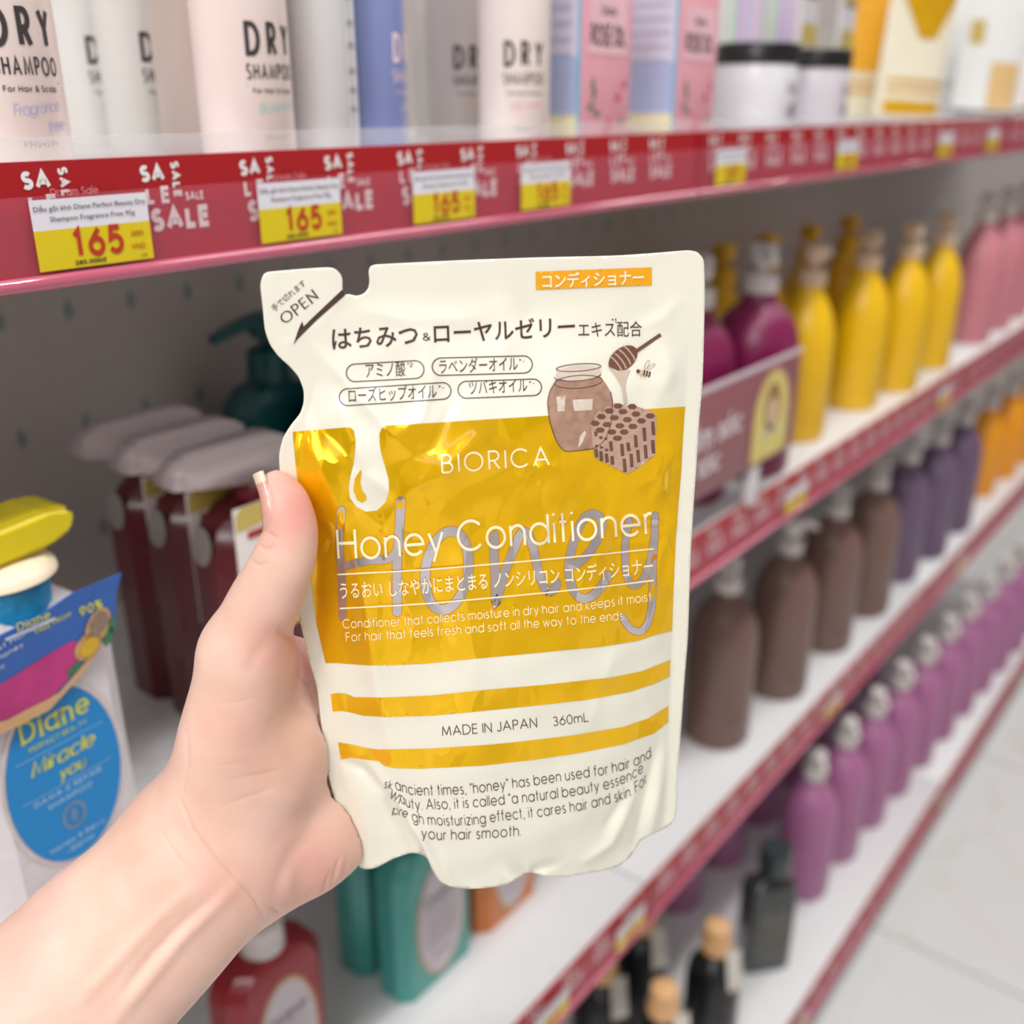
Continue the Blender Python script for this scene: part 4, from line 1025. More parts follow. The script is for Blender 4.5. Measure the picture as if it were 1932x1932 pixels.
def film_mat(name, rgb, metal, rough, bump, coat, facet, fscale=1.0):
    """glossy film: crumple facets tilt the normal, fine noise bumps it"""
    m = bpy.data.materials.new(name); m.use_nodes = True; nt = m.node_tree; b = nt.nodes['Principled BSDF']
    N = nt.nodes.new; L = nt.links.new
    tc = N('ShaderNodeTexCoord'); mp = N('ShaderNodeMapping'); mp.inputs['Rotation'].default_value = (.3, .5, .6); mp.inputs['Scale'].default_value = (1, 1, .5)
    L(tc.outputs['Object'], mp.inputs[0])
    n1 = N('ShaderNodeTexNoise'); n1.inputs['Scale'].default_value = 45; n1.inputs['Detail'].default_value = 3; L(mp.outputs[0], n1.inputs['Vector'])
    sc = N('ShaderNodeVectorMath'); sc.operation = 'SCALE'; sc.inputs['Scale'].default_value = .035; L(n1.outputs[1], sc.inputs[0])
    ad = N('ShaderNodeVectorMath'); ad.operation = 'ADD'; L(mp.outputs[0], ad.inputs[0]); L(sc.outputs[0], ad.inputs[1])
    geo = N('ShaderNodeNewGeometry'); cur = geo.outputs['Normal']
    for vs, k in ((34, 1.0), (95, .55)):
        vo = N('ShaderNodeTexVoronoi'); vo.inputs['Scale'].default_value = vs * fscale; L(ad.outputs[0], vo.inputs['Vector'])
        su = N('ShaderNodeVectorMath'); su.operation = 'SUBTRACT'; su.inputs[1].default_value = (.5, .5, .5); L(vo.outputs['Color'], su.inputs[0])
        ml = N('ShaderNodeVectorMath'); ml.operation = 'SCALE'; ml.inputs['Scale'].default_value = facet * k; L(su.outputs[0], ml.inputs[0])
        pl = N('ShaderNodeVectorMath'); pl.operation = 'ADD'; L(cur, pl.inputs[0]); L(ml.outputs[0], pl.inputs[1]); cur = pl.outputs[0]
    nm = N('ShaderNodeVectorMath'); nm.operation = 'NORMALIZE'; L(cur, nm.inputs[0])
    bp = N('ShaderNodeBump'); bp.inputs['Strength'].default_value = bump; bp.inputs['Distance'].default_value = .002
    L(n1.outputs[0], bp.inputs['Height']); L(nm.outputs[0], bp.inputs['Normal']); L(bp.outputs[0], b.inputs['Normal'])
    b.inputs['Base Color'].default_value = tuple(lin(c) for c in rgb) + (1,)
    b.inputs['Metallic'].default_value = metal; b.inputs['Roughness'].default_value = rough
    b.inputs['Coat Weight'].default_value = coat; b.inputs['Coat Roughness'].default_value = .08
    return m
film_cream = film_mat('film_cream', (240, 237, 222), 0, .33, .14, .45, .05)
foil = film_mat('film_gold', (255, 200, 2), .52, .18, .5, .15, .38)
silver = film_mat('film_silver', (216, 208, 212), .85, .2, .5, .2, .34)
outline_m = mat('print_ochre', (196, 124, 20), .4, var=.02)
pr_brown = mat('print_brown', (74, 44, 40), .45, var=.02)
pr_ivory = mat('print_ivory', (252, 242, 206), .4, var=.01)
pr_orange = mat('print_orange', (244, 170, 20), .4, var=.01)

def pouch_body():
    V, F = fill(resample(OUT, 4.5), 5.0)
    q = flat_of(V); n = len(V)
    h = HF(q)
    front = plane(q) + PN * h[:, None]
    yb = q[:, 1]
    xl = np.interp(yb, YK, XL); xr = np.interp(yb, YK, XR); t = np.clip((q[:, 0] - xl) / (xr - xl), 0, 1)
    hb = .012 * np.sin(np.pi * t) ** .85 * sstep(560, 950, yb) * (1 - .45 * sstep(1480, 1680, yb)) + .00015
    back = plane(q) - PN * hb[:, None]
    A = (V[F[:, 1]] - V[F[:, 0]]); B = (V[F[:, 2]] - V[F[:, 0]]); sg = A[:, 0] * B[:, 1] - A[:, 1] * B[:, 0]
    F = np.where((sg < 0)[:, None], F, F[:, ::-1])            # counter-clockwise seen from the camera
    cnt = {}
    for a, b, c in F:
        for e in ((a, b), (b, c), (c, a)): cnt[e] = cnt.get(e, 0) + 1
    rim = [e for e in cnt if (e[1], e[0]) not in cnt]
    Fs = [tuple(x) for x in F] + [tuple(x[::-1] + n) for x in F] + [(b, a, a + n, b + n) for a, b in rim]
    return put('pouch_film', np.vstack([front, back]), Fs, film_cream)
pouch_body()

def overlay(name, shapes, m, off, smooth=True):
    V = []; F = []
    for v, f in shapes:
        n = len(V); V += [tuple(x) for x in v]; F += [tuple(int(i) + n for i in ff) for ff in f]
    V = np.array(V)
    def flip(ff):
        a, b, c = V[ff[0]], V[ff[1]], V[ff[2]]
        return ff if (b[0]-a[0])*(c[1]-a[1])-(b[1]-a[1])*(c[0]-a[0]) < 0 else tuple(reversed(ff))
    return put(name, surf(V, off), [flip(f) for f in F], m, smooth)

# gold panel with the drip left out, drip window, two stripes
PANEL = [(552,814.5),(606,810),(650,806.5),(658.7,806),(664,808.5),(668,813.4),(670.8,832),(669,857.6),(667,874),(661,896.6),(657.4,920),(659.8,938.5),(671.4,956),(690,965.3),(711,963),(727,948),(734,924.5),(733,903.6),(726,878),(719,854.7),(716,834),(715.7,818),(720.4,807.6),(728.6,803),(820,797.5),(920,791),(1034,784),(1160,776),(1292.5,767),(1288,830),(1285.5,885),(1279.7,955),(1275,1013),(1270,1129.5),(1268,1190),(1238,1197),(1203,1209),(1133,1220),(1016.5,1231),(970,1235.5),(900,1242),(799.5,1252),(745,1254.5),(694.7,1255),(665,1253),(636.5,1250.6),(614,1250.6),(606,1215),(597,1176),(587.5,1094.6),(576,1010),(563,920),(558,880)]
WINDOW = [(680.7,885),(669,903.6),(666.8,924.5),(673.7,943),(683,948),(691,943),(691,936),(683,924.5),(679.6,910.6),(682,892)]
ST1 = [(624,1309.4),(637,1307.5),(650,1308),(668.5,1315),(720,1316),(813,1312),(920,1301),(1025,1292),(1153,1278),(1211,1266),(1246,1252),(1264.5,1245),(1263.6,1275.6),(1234.5,1290),(1188,1305),(1106,1320),(1010,1331),(920,1340),(813,1350),(731.4,1352.5),(685,1350),(661.5,1344),(645,1341),(627.8,1342)]
ST2 = [(637.8,1400),(661.5,1404),(692,1411),(715,1414),(813,1412),(920,1405),(999,1397),(1083,1387),(1176,1371),(1223,1355),(1261,1331.5),(1261,1362),(1234.5,1383),(1176,1404),(1083,1422),(1000,1434),(906,1444.5),(790,1450),(743,1449),(724.4,1444.5),(715,1436),(685,1432),(661.5,1429),(643,1433)]
def dense(pts, s=5.0):
    out = []
    for i in range(len(pts)):
        a = np.array(pts[i], float); b = np.array(pts[(i + 1) % len(pts)], float); k = max(1, int(np.hypot(*(b - a)) / s))
        out += [tuple(a + (b - a) * j / k) for j in range(k)]
    return out
overlay('gold_foil_panel', [fill(dense(PANEL), 6.0)], foil, 1.6e-4)
overlay('drip_window', [fill(dense(WINDOW, 4), 5.0)], foil, 1.6e-4)
overlay('gold_foil_stripe', [fill(dense(ST1), 6.0)], foil, 1.6e-4)
overlay('gold_foil_stripe', [fill(dense(ST2), 6.0)], foil, 1.6e-4)
overlay('orange_banner', [fill(dense([(1010,512.5),(1229.5,504),(1229.5,538),(1011,546.5)]), 5)], pr_orange, 2.4e-4)
# big silver script word
def ell(cx, cy, rx, ry, rot, a0=0, a1=360, n=40):
    c, s = math.cos(math.radians(rot)), math.sin(math.radians(rot))
    return [(cx + x * c - y * s, cy + x * s + y * c) for x, y in ((rx * math.cos(math.radians(a0 + (a1 - a0) * i / n)), ry * math.sin(math.radians(a0 + (a1 - a0) * i / n))) for i in range(n + 1))]
SCRIPT = [([(644,962),(641,1000),(640,1030),(645,1095),(646,1140),(646,1163)], 15), ([(756,945),(755,970),(752,1020),(749,1060),(749.5,1110),(749,1154)], 17),
          ([(646,1069),(672,1062),(700,1057),(728,1055),(744,1046),(751,1030)], 15), (ell(843, 1076, 40, 75, 9), 18),
          ([(933,1010),(932,1040),(934,1090),(936,1134),(946,1100),(956,1068),(972,1030),(980,1010),(988,1002),(998,1010),(1005,1030),(1015,1075),(1024,1102),(1034,1116),(1045,1112),(1051,1100)], 16),
          ([(1084,1066),(1100,1054),(1117,1035),(1130,1010),(1136,990),(1131,974),(1117,969),(1103,976),(1092,994),(1082,1022),(1075,1050),(1073,1080),(1080,1110),(1092,1126),(1106,1129),(1122,1120),(1136,1104),(1147,1086)], 16),
          ([(1187,982),(1181,1010),(1179,1045),(1181,1080),(1190,1102),(1202,1103),(1214,1090),(1226,1060),(1233,1020),(1236,972)], 13), ([(1236,1000),(1232,1060),(1231,1110),(1229,1145),(1222,1175),(1209,1191),(1193,1188),(1181,1176),(1175,1164)], 13)]
def rib(pts, w, step=4.0):
    P = pts if len(pts) > 30 else resample(pts, step, False)
    v, f = ribbon([tuple(x) for x in P], w, rnd=True); return v, f
overlay('script_outline', [rib(p, w + 2.6) for p, w in SCRIPT], outline_m, 2.0e-4)
overlay('silver_script', [rib(p, w) for p, w in SCRIPT], silver, 2.4e-4)

# printed lettering
def line_text(t, pts, h, font=False, up=None, **kw):
    """text laid along a pixel polyline, h = cap height in px"""
    V, F, W_ = font_text(t, kw.get('bold', 0.0)) if font else stroke_text(t, seg=7.0 / h, **kw)
    P = np.array(pts, float); sl = np.hypot(*(P[1:] - P[:-1]).T); cum = np.concatenate([[0], np.cumsum(sl)])
    s = np.clip(V[:, 0] / W_, 0, 1.02) * cum[-1]
    bx = np.interp(s, cum, P[:, 0]); by = np.interp(s, cum, P[:, 1])
    d = (P[-1] - P[0]) / np.hypot(*(P[-1] - P[0]))
    if up is None: up = (d[1] * .75 , -1.0)
    return np.stack([bx + up[0] * V[:, 1] * h, by + up[1] * V[:, 1] * h], 1), F
def pill(tl, tr, br, bl):
    tl, tr, br, bl = (np.array(x, float) for x in (tl, tr, br, bl)); pts = []
    for a, b, s in ((tr, br, 1), (bl, tl, 1)):
        c = (a + b) / 2; r = np.hypot(*(b - a)) / 2; base = math.atan2(a[1] - c[1], a[0] - c[0])
        pts += [(c[0] + r * math.cos(base + math.pi * i / 12), c[1] + r * math.sin(base + math.pi * i / 12)) for i in range(13)]
    pts.append(pts[0]); return ribbon(split_long(pts, 7), 1.9)
title = [
 line_text('はちみつ', [(627,657),(789,648)], 33, True, bold=.012), line_text('&', [(797,643),(813,642)], 15, w=.11),
 line_text('ローヤルゼリー', [(819,645),(950,639),(1085,631)], 31, True, bold=.012), line_text('エキス配合', [(1091,634),(1211,632)], 23, True),
 line_text('*1', [(1154,610),(1164,609.5)], 9, w=.13),
]
facts = [
 pill((670,686.5),(783,680.3),(783,713.8),(670,719.8)), pill((832,675),(988,671.2),(988,703.6),(832,708)), pill((656,733),(835,721.5),(835,753),(656,765)), pill((880,719),(1006,714.8),(1006,746),(880,751)),
 line_text('アミノ酸', [(690,711),(765,707)], 23, True), line_text('*2', [(768,692.5),(779,692)], 8, w=.13),
 line_text('ラベンダーオイル', [(829,703),(977,697)], 22, True), line_text('*4', [(979,685),(990,684.5)], 8, w=.13),
 line_text('ローズヒップオイル', [(658,758),(824,749)], 22, True), line_text('*4', [(827,735),(839,734)], 8, w=.13),
 line_text('ツバキオイル', [(885,743),(995,737)], 22, True), line_text('*4', [(998,727),(1009,726)], 8, w=.13),
]
tearp = [
 line_text('OPEN', [(538,613),(603,562)], 22, up=(-.62, -.78), w=.14, contrast=.5, serif=.11), line_text('手で切れます', [(518,588),(578,536)], 11, True, up=(-.64, -.76)),
]
volume = [
 line_text('MADE IN JAPAN', [(834,1389),(920,1382),(1014,1372)], 19, w=.085, gap=.16), line_text('360mL', [(1043.5,1370),(1111,1361)], 18, w=.085, gap=.16),
]
story = [
 line_text('ancient times, "honey" has been used for hair and', [(746,1489),(760,1495),(778,1500),(813,1501),(885,1498),(980,1486),(1060,1474),(1146,1461),(1190,1449),(1209,1441),(1229,1428)], 21, w=.085, gap=.17),
 line_text('auty. Also, it is called "a natural beauty essence', [(755,1512),(766,1521),(782,1528),(804,1527.5),(860,1526),(920,1521),(1000,1513),(1081,1502),(1150,1488),(1190,1473),(1214,1456)], 21, w=.085, gap=.17),
 line_text('gh moisturizing effect, it cares hair and skin. For', [(778,1549),(800,1556),(850,1558),(900,1556),(943,1549),(1020,1541),(1104,1528),(1160,1514),(1186,1505),(1206,1491),(1221,1476)], 21, w=.085, gap=.17),
 line_text('your hair smooth.', [(795,1581),(834,1585.5),(900,1583),(983,1577)], 21, w=.085, gap=.17),
 line_text('sk', [(724,1486),(739,1490)], 17, w=.09), line_text('Wi', [(733,1505),(752,1517)], 17, w=.09), line_text('pre', [(740,1535),(768,1543)], 17, w=.09, gap=.1),
]
for nm, sh in (('title_lettering', title), ('ingredient_lettering', facts), ('tear_lettering', tearp), ('volume_lettering', volume), ('story_lettering', story)): overlay(nm, sh, pr_brown, 2.0e-4)
tear = [(646,546),(651.5,556),(597,604),(560,641),(554,650),(562,624),(570,606),(573,616),(588,601)]
overlay('tear_arrow', [fill(dense(tear, 6), 8)], pr_brown, 2.0e-4)
banner = [
 line_text('コンディショナー', [(1023,542),(1214,534)], 22, True, bold=.02),
]
name_ = [
 line_text('BIORICA', [(833,893),(1038,878)], 37, w=.095, gap=.26),
 line_text('Honey Conditioner', [(637,1056),(720,1054),(944,1034),(1090,1022),(1234,1008)], 60, w=.095, gap=.14),
]
slogan = [
 line_text('うるおい しなやかにまとまる ノンシリコン コンディショナー', [(642,1127),(760,1121),(944,1106),(1090,1095),(1232,1079)], 25, True, bold=.008),
]
care = [
 line_text('Conditioner that collects moisture in dry hair and keeps it moist.', [(647,1185),(760,1180),(900,1168),(1080,1153),(1232,1133)], 18, w=.1, gap=.17),
 line_text('For hair that feels fresh and soft all the way to the ends.', [(653,1210),(760,1204),(900,1193),(1080,1178),(1179,1168)], 18, w=.1, gap=.17),
]
rules = [
 ribbon(resample([(636.5,1083),(800,1074),(980,1059),(1100,1048),(1233,1034.5)], 8, False), 2.8), ribbon(resample([(641,1147),(800,1138),(980,1122),(1100,1110),(1233,1094)], 8, False), 2.8),
]
for nm, sh in (('banner_lettering', banner), ('name_lettering', name_), ('slogan_lettering', slogan), ('care_lettering', care), ('ruled_line', rules)): overlay(nm, sh, pr_ivory, 5.2e-4)

# watercolour picture: jar, comb, dipper, bee
sepia = {k: mat('sepia_' + k, c, .45, var=v, scale=350) for k, c, v in (('mid', (168, 132, 112), .16), ('light', (216, 200, 186), .06), ('dark', (116, 78, 62), .12), ('pale', (190, 158, 142), .08), ('line', (92, 62, 52), .05), ('drip', (206, 188, 172), .06))}
jar = [(1050,716),(1037.5,736.5),(1033,760),(1037.5,795),(1049,830),(1061,848),(1072,851),(1117,846),(1140,830),(1152,800),(1155,760),(1151.6,739),(1142,722.5),(1133,711),(1112,716),(1091,718),(1068,718)]
overlay('honey_jar_picture', [fill(dense(jar), 8)], sepia['mid'], 3.4e-4)
overlay('jar_glass_picture', [fill(dense(ell(1091, 704, 43, 14, -4, 0, 352, 44)), 9), fill(dense([(1049,748),(1066,746),(1065,775),(1052,776)]), 9), fill(dense([(1080,754),(1118,752),(1117,773),(1083,775)]), 9), fill(dense([(1094,822),(1102,812),(1106,815),(1098,836),(1090,844)]), 9)], sepia['light'], 3.7e-4)
overlay('jar_rim_picture', [ribbon(ell(1091, 693, 42, 7, -4), 1.6), ribbon(ell(1091, 720, 45, 12, -4, -170, 350), 1.6), ribbon(ell(1089, 708, 44, 10, -4, 0, 180), 1.4), ribbon(resample(jar[:12], 5, False), 1.4)], sepia['line'], 3.9e-4)
comb = [(1156,760),(1204,767),(1238,781),(1236.6,857.6),(1205,881),(1183,894),(1121,862),(1114,802),(1126,776)]
overlay('honeycomb_picture', [fill(dense(comb), 8)], sepia['pale'], 3.6e-4)
hexs = [(1140,1355),(1255,1360),(1070,1395),(1180,1400),(1285,1420),(1400,1435),(1005,1440),(1110,1450),(1215,1465),(1330,1475),(955,1495),(1050,1505),(1155,1515),(1260,1520),(995,1550),(1090,1565),(1190,1565),(1135,1615)]
C2 = lambda x, y: (900 + x / 4.293, 450 + y / 4.293)
cells = []
for x, y in hexs:
    cx, cy = C2(x, y); cells.append(([(cx + 9.2 * math.cos(k * math.pi / 3), cy + 5.6 * math.sin(k * math.pi / 3)) for k in range(6)], [(0, 1, 2, 3, 4, 5)]))
bars = [(960,1560,1690),(1000,1600,1700),(1040,1610,1720),(1080,1640,1720),(1170,1660,1760),(1220,1650,1720),(1280,1590,1690),(1350,1530,1640),(1420,1480,1590),(960,1700,1770),(1000,1720,1800),(1045,1740,1810),(1090,1760,1830),(1190,1780,1890),(1245,1740,1850),(1300,1710,1810),(1360,1670,1780),(1420,1630,1740)]
for x, a, b in bars: cells.append(ribbon([C2(x, a), C2(x + 8, b)], 6.5))
overlay('comb_cell_picture', cells, sepia['dark'], 3.9e-4)
overlay('dipper_picture', [fill(dense(ell(1175, 676, 31, 20, -38, 0, 350, 35)), 7), ribbon([(1200,662),(1246,631)], 6.5)], sepia['dark'], 3.6e-4)
gro = []
for k in (-18, -8, 3, 14):
    c = (1175 + k * math.cos(math.radians(-38)), 676 + k * math.sin(math.radians(-38)))
    gro.append(ribbon(ell(c[0], c[1], 4, 18, -38, -80, 80, 10), 3.2))
overlay('dipper_groove_picture', gro, sepia['pale'], 3.9e-4)
overlay('honey_drip_picture', [fill(dense([(1149,692),(1165,699),(1189,697),(1182,713),(1179.5,729.5),(1184,760),(1177,761),(1172.5,729.5),(1161,708.6)]), 7)], sepia['drip'], 3.7e-4)
bee = [fill(dense(ell(1214, 703, 12, 5.5, 14, 0, 345, 20), 4), 6)]
overlay('bee_body_picture', bee, mat('bee_tan', (206, 186, 158), .45), 3.5e-4)
overlay('bee_stripe_picture', [ribbon(ell(x, y, 1.2, 5.2, 14, -80, 80, 6), 3) for x, y in ((1214,702.5),(1219,704),(1224,705.5))] + [(ell(1203.5, 700, 3.4, 3.8, 0, 0, 330, 11), [tuple(range(12))])], sepia['line'], 3.8e-4)
overlay('bee_wing_picture', [ribbon(ell(1220, 687, 3, 9, 28), 1.0), ribbon(ell(1228, 691, 2.5, 8.5, 55), 1.0), ribbon([(1207,707),(1211,712)], .9), ribbon([(1214,708),(1217,713)], .9)], mat('bee_wing', (176, 166, 152), .45), 3.5e-4)
# ------------------------------------------------------------------ the hand and forearm (one continuous skin)
def pz(u, v): return float(plane(np.array([[u, v]], float))[0, 2])
def smooth_nodes(nd, k=4):
    nd = np.array(nd, float); n = len(nd); out = []
    for i in range(n - 1):
        p0, p1, p2, p3 = nd[max(i - 1, 0)], nd[i], nd[i + 1], nd[min(i + 2, n - 1)]
        m1, m2 = (p2 - p0) * .4, (p3 - p1) * .4
        for j in range(k):
            t = j / k; t2, t3 = t * t, t ** 3
            out.append((2*t3 - 3*t2 + 1) * p1 + (t3 - 2*t2 + t) * m1 + (-2*t3 + 3*t2) * p2 + (t3 - t2) * m2)
    out.append(nd[-1]); return [tuple(x) for x in out]
class SDF:
    def __init__(s, lo, hi, h):
        s.lo = np.array(lo); s.h = h; n = np.ceil((np.array(hi) - s.lo) / h).astype(int) + 1; s.n = n
        ax = [s.lo[i] + h * np.arange(n[i]) for i in range(3)]
        s.X, s.Y, s.Z = (a.astype(np.float32) for a in np.meshgrid(*ax, indexing='ij'))
        s.D = np.full(s.X.shape, 1.0, np.float32)
    def cone(s, a, b, ra, rb, k):
        a = np.array(a, np.float32); b = np.array(b, np.float32); d = b - a; L2 = float(d @ d) + 1e-12
        t = np.clip(((s.X - a[0]) * d[0] + (s.Y - a[1]) * d[1] + (s.Z - a[2]) * d[2]) / L2, 0, 1)
        q = np.sqrt((s.X - a[0] - t * d[0]) ** 2 + (s.Y - a[1] - t * d[1]) ** 2 + (s.Z - a[2] - t * d[2]) ** 2) - (ra + (rb - ra) * t)
        return q
    def add(s, q, k):
        hh = np.clip(.5 + .5 * (s.D - q) / k, 0, 1); s.D = s.D * (1 - hh) + q * hh - k * hh * (1 - hh)
    def chain(s, nodes, k, kin=.0015):
        """nodes (u, v, depth, radius in px): cones joined softly, then blended into the body"""
        nodes = smooth_nodes(nodes)
        P = [cs(u, v, d) for u, v, d, r in nodes]; Rr = [r * d / FPX for u, v, d, r in nodes]
        c = None
        for i in range(len(P) - 1):
            q = s.cone(P[i], P[i + 1], Rr[i], Rr[i + 1], 0)
            if c is None: c = q
            else:
                hh = np.clip(.5 + .5 * (c - q) / kin, 0, 1); c = c * (1 - hh) + q * hh - kin * hh * (1 - hh) * .5
        s.add(c, k)
def surface_nets(D, lo, h):
    S = D < 0
    nx, ny, nz = D.shape
    cnt = np.zeros((nx - 1, ny - 1, nz - 1), np.int8); acc = np.zeros((nx - 1, ny - 1, nz - 1, 3), np.float32); num = np.zeros((nx - 1, ny - 1, nz - 1), np.float32)
    off = [(i, j, k) for i in (0, 1) for j in (0, 1) for k in (0, 1)]
    def sl(o): return tuple(slice(o[i], D.shape[i] - 1 + o[i]) for i in range(3))
    for o in off: cnt += S[sl(o)]
    for a in range(3):
        for o in off:
            if o[a]: continue
            p = list(o); p[a] = 1
            d0 = D[sl(o)]; d1 = D[sl(tuple(p))]; cr = (d0 < 0) != (d1 < 0)
            t = np.where(cr, d0 / np.where(cr, d0 - d1, 1), 0)
            for c in range(3): acc[..., c] += np.where(cr, o[c] + (t if c == a else 0), 0)
            num += cr
    m = (cnt > 0) & (cnt < 8)
    idx = np.full(m.shape, -1, np.int64); idx[m] = np.arange(m.sum())
    ijk = np.stack(np.nonzero(m), 1)
    V = lo + h * (ijk + acc[m] / num[m][:, None])
    F = []
    for a in range(3):
        b, c = (a + 1) % 3, (a + 2) % 3
        s0 = [slice(None)] * 3; s1 = [slice(None)] * 3
        s0[a] = slice(0, -1); s1[a] = slice(1, None)
        for q in (b, c): s0[q] = slice(1, -1); s1[q] = slice(1, -1)
        A = S[tuple(s0)]; B = S[tuple(s1)]
        e = np.stack(np.nonzero(A != B), 1); e[:, b] += 1; e[:, c] += 1
        fl = S[tuple(e.T)]
        def at(db, dc):
            z = e.copy(); z[:, b] -= db; z[:, c] -= dc; return idx[tuple(z.T)]
        q = np.stack([at(0, 0), at(1, 0), at(1, 1), at(0, 1)], 1)
        F.append(np.where(fl[:, None], q[:, ::-1], q))
    return V, np.vstack(F)
HB = .012
S = SDF((-.232, -.245, .262), (.030, .030, .445), .00115)
# forearm: three cones side by side make a flattened oval
def fore(o, rr):
    ax = [(388, 1612, .366, 163), (300, 1712, .360, 168), (196, 1812, .352, 181), (-100, 2112, .332, 206), (-420, 2440, .312, 230)]
    return [(u + .73 * w * o, v + .68 * w * o, d - (.004 if o == 0 else 0), w * rr) for u, v, d, w in ax]
S.chain(fore(0, .62), .010)
S.chain(fore(-.46, .54), .016)
S.chain(fore(.46, .54), .016)
# wrist to palm
S.chain([(392, 1600, .366, 120), (470, 1470, .366, 112), (500, 1380, .372, 92)], .016)
S.chain([(450, 1620, .370, 92), (560, 1560, .386, 92), (640, 1480, .402, 84), (690, 1380, .410, 80)], .014)
S.chain([(500, 1420, .374, 100), (600, 1360, .394, 80), (690, 1270, .406, 62)], .014)
S.chain([(505, 1648, .374, 66), (585, 1612, .382, 74), (640, 1588, .392, 56), (672, 1530, .400, 56)], .010)
# thumb ball and thumb
S.chain([(405, 1490, .360, 78), (424, 1400, .352, 88), (448, 1300, .348, 84), (460, 1230, .345, 78)], .012)
S.chain([(460, 1230, .345, 77), (495, 1144, .339, 68), (532, 1066, .334, 60), (549, 1002, .332, 50), (538, 948, .331, 44), (522, 917, .331, 31)], .006)
# web between thumb and palm, behind the pouch edge
S.chain([(480, 1240, .356, 66), (572, 1258, .382, 52), (640, 1230, .398, 48)], .012)
# four fingers lying along the back of the pouch
def back_z(u, v):
    xl = np.interp(v, YK, XL); xr = np.interp(v, YK, XR); t = np.clip((u - xl) / (xr - xl), 0, 1)
    return pz(u, v) + .012 * math.sin(math.pi * t) ** .85 * float(sstep(560, 950, v)) * (1 - .45 * float(sstep(1480, 1680, v)))
for (u0, v0), dv, L, r in (((640, 1232), -34, 330, 47), ((662, 1318), -22, 360, 48), ((668, 1408), -8, 335, 46), ((662, 1492), 6, 262, 40)):
    nodes = []
    for q, rr in ((0, 1.0), (.34, .96), (.46, 1.0), (.68, .86), (.78, .88), (1.0, .66)):
        u, v = u0 + L * q, v0 + dv * q * (1 + .5 * q)
        nodes.append((u, v, max(back_z(u, v) + r * rr * .39 / FPX + .0012, .402 if q < .05 else 0), r * rr))
    S.chain(nodes, .006)
# the film presses a slot into the hand: nothing of the hand inside the filled pouch
gu = np.arange(380, 1340, 4.0); gv = np.arange(470, 1700, 4.0); GU, GV = np.meshgrid(gu, gv, indexing='ij')
gq = np.stack([GU.ravel(), GV.ravel()], 1)
gin = inside(resample(OUT, 8), gq).reshape(GU.shape)
for _ in range(2):
    g2 = gin.copy(); g2[1:] |= gin[:-1]; g2[:-1] |= gin[1:]; g2[:, 1:] |= gin[:, :-1]; g2[:, :-1] |= gin[:, 1:]; gin = g2
gzf = (surf(gq))[:, 2].reshape(GU.shape)
gt = np.clip((gq[:, 0] - np.interp(gq[:, 1], YK, XL)) / (np.interp(gq[:, 1], YK, XR) - np.interp(gq[:, 1], YK, XL)), 0, 1)
gzb = (plane(gq)[:, 2] + .012 * np.sin(np.pi * gt) ** .85 * sstep(560, 950, gq[:, 1]) * (1 - .45 * sstep(1480, 1680, gq[:, 1]))).reshape(GU.shape) + .0032
ui = np.clip(np.rint((966 + S.X / S.Z * FPX - 380) / 4).astype(int), 0, len(gu) - 1); vi = np.clip(np.rint((966 - S.Y / S.Z * FPX - 470) / 4).astype(int), 0, len(gv) - 1)
slab_ = np.minimum(gzb[ui, vi] - S.Z, S.Z - (gzf[ui, vi] - .0004))
S.D = np.where(gin[ui, vi], np.maximum(S.D, slab_), S.D).astype(np.float32)
V, F = surface_nets(S.D, S.lo, S.h)
# gentle relaxation
nb = np.zeros_like(V); ct = np.zeros(len(V))
E = np.vstack([F[:, [0, 1]], F[:, [1, 2]], F[:, [2, 3]], F[:, [3, 0]]])
for _ in range(3):
    nb[:] = 0; ct[:] = 0
    np.add.at(nb, E[:, 0], V[E[:, 1]]); np.add.at(ct, E[:, 0], 1); np.add.at(nb, E[:, 1], V[E[:, 0]]); np.add.at(ct, E[:, 1], 1)
    V = V * .5 + .5 * nb / ct[:, None]
me = bpy.data.meshes.new('tmp'); me.from_pydata([tuple(v) for v in V.tolist()], [], F.tolist()); me.update()
bm = bmesh.new(); bm.from_mesh(me); bmesh.ops.recalc_face_normals(bm, faces=bm.faces[:])
bmesh.ops.subdivide_edges(bm, edges=bm.edges[:], cuts=1, use_grid_fill=True, smooth=0.0); bm.to_mesh(me); bm.free()
n = len(me.vertices); V = np.empty(n * 3); me.vertices.foreach_get('co', V); V = V.reshape(-1, 3)
NR = np.empty(n * 3); me.vertices.foreach_get('normal', NR); NR = NR.reshape(-1, 3)
q = pix(V)
facing = np.clip(-(NR * V).sum(1) / np.linalg.norm(V, axis=1), 0, 1); frontm = sstep(.02, .25, facing)
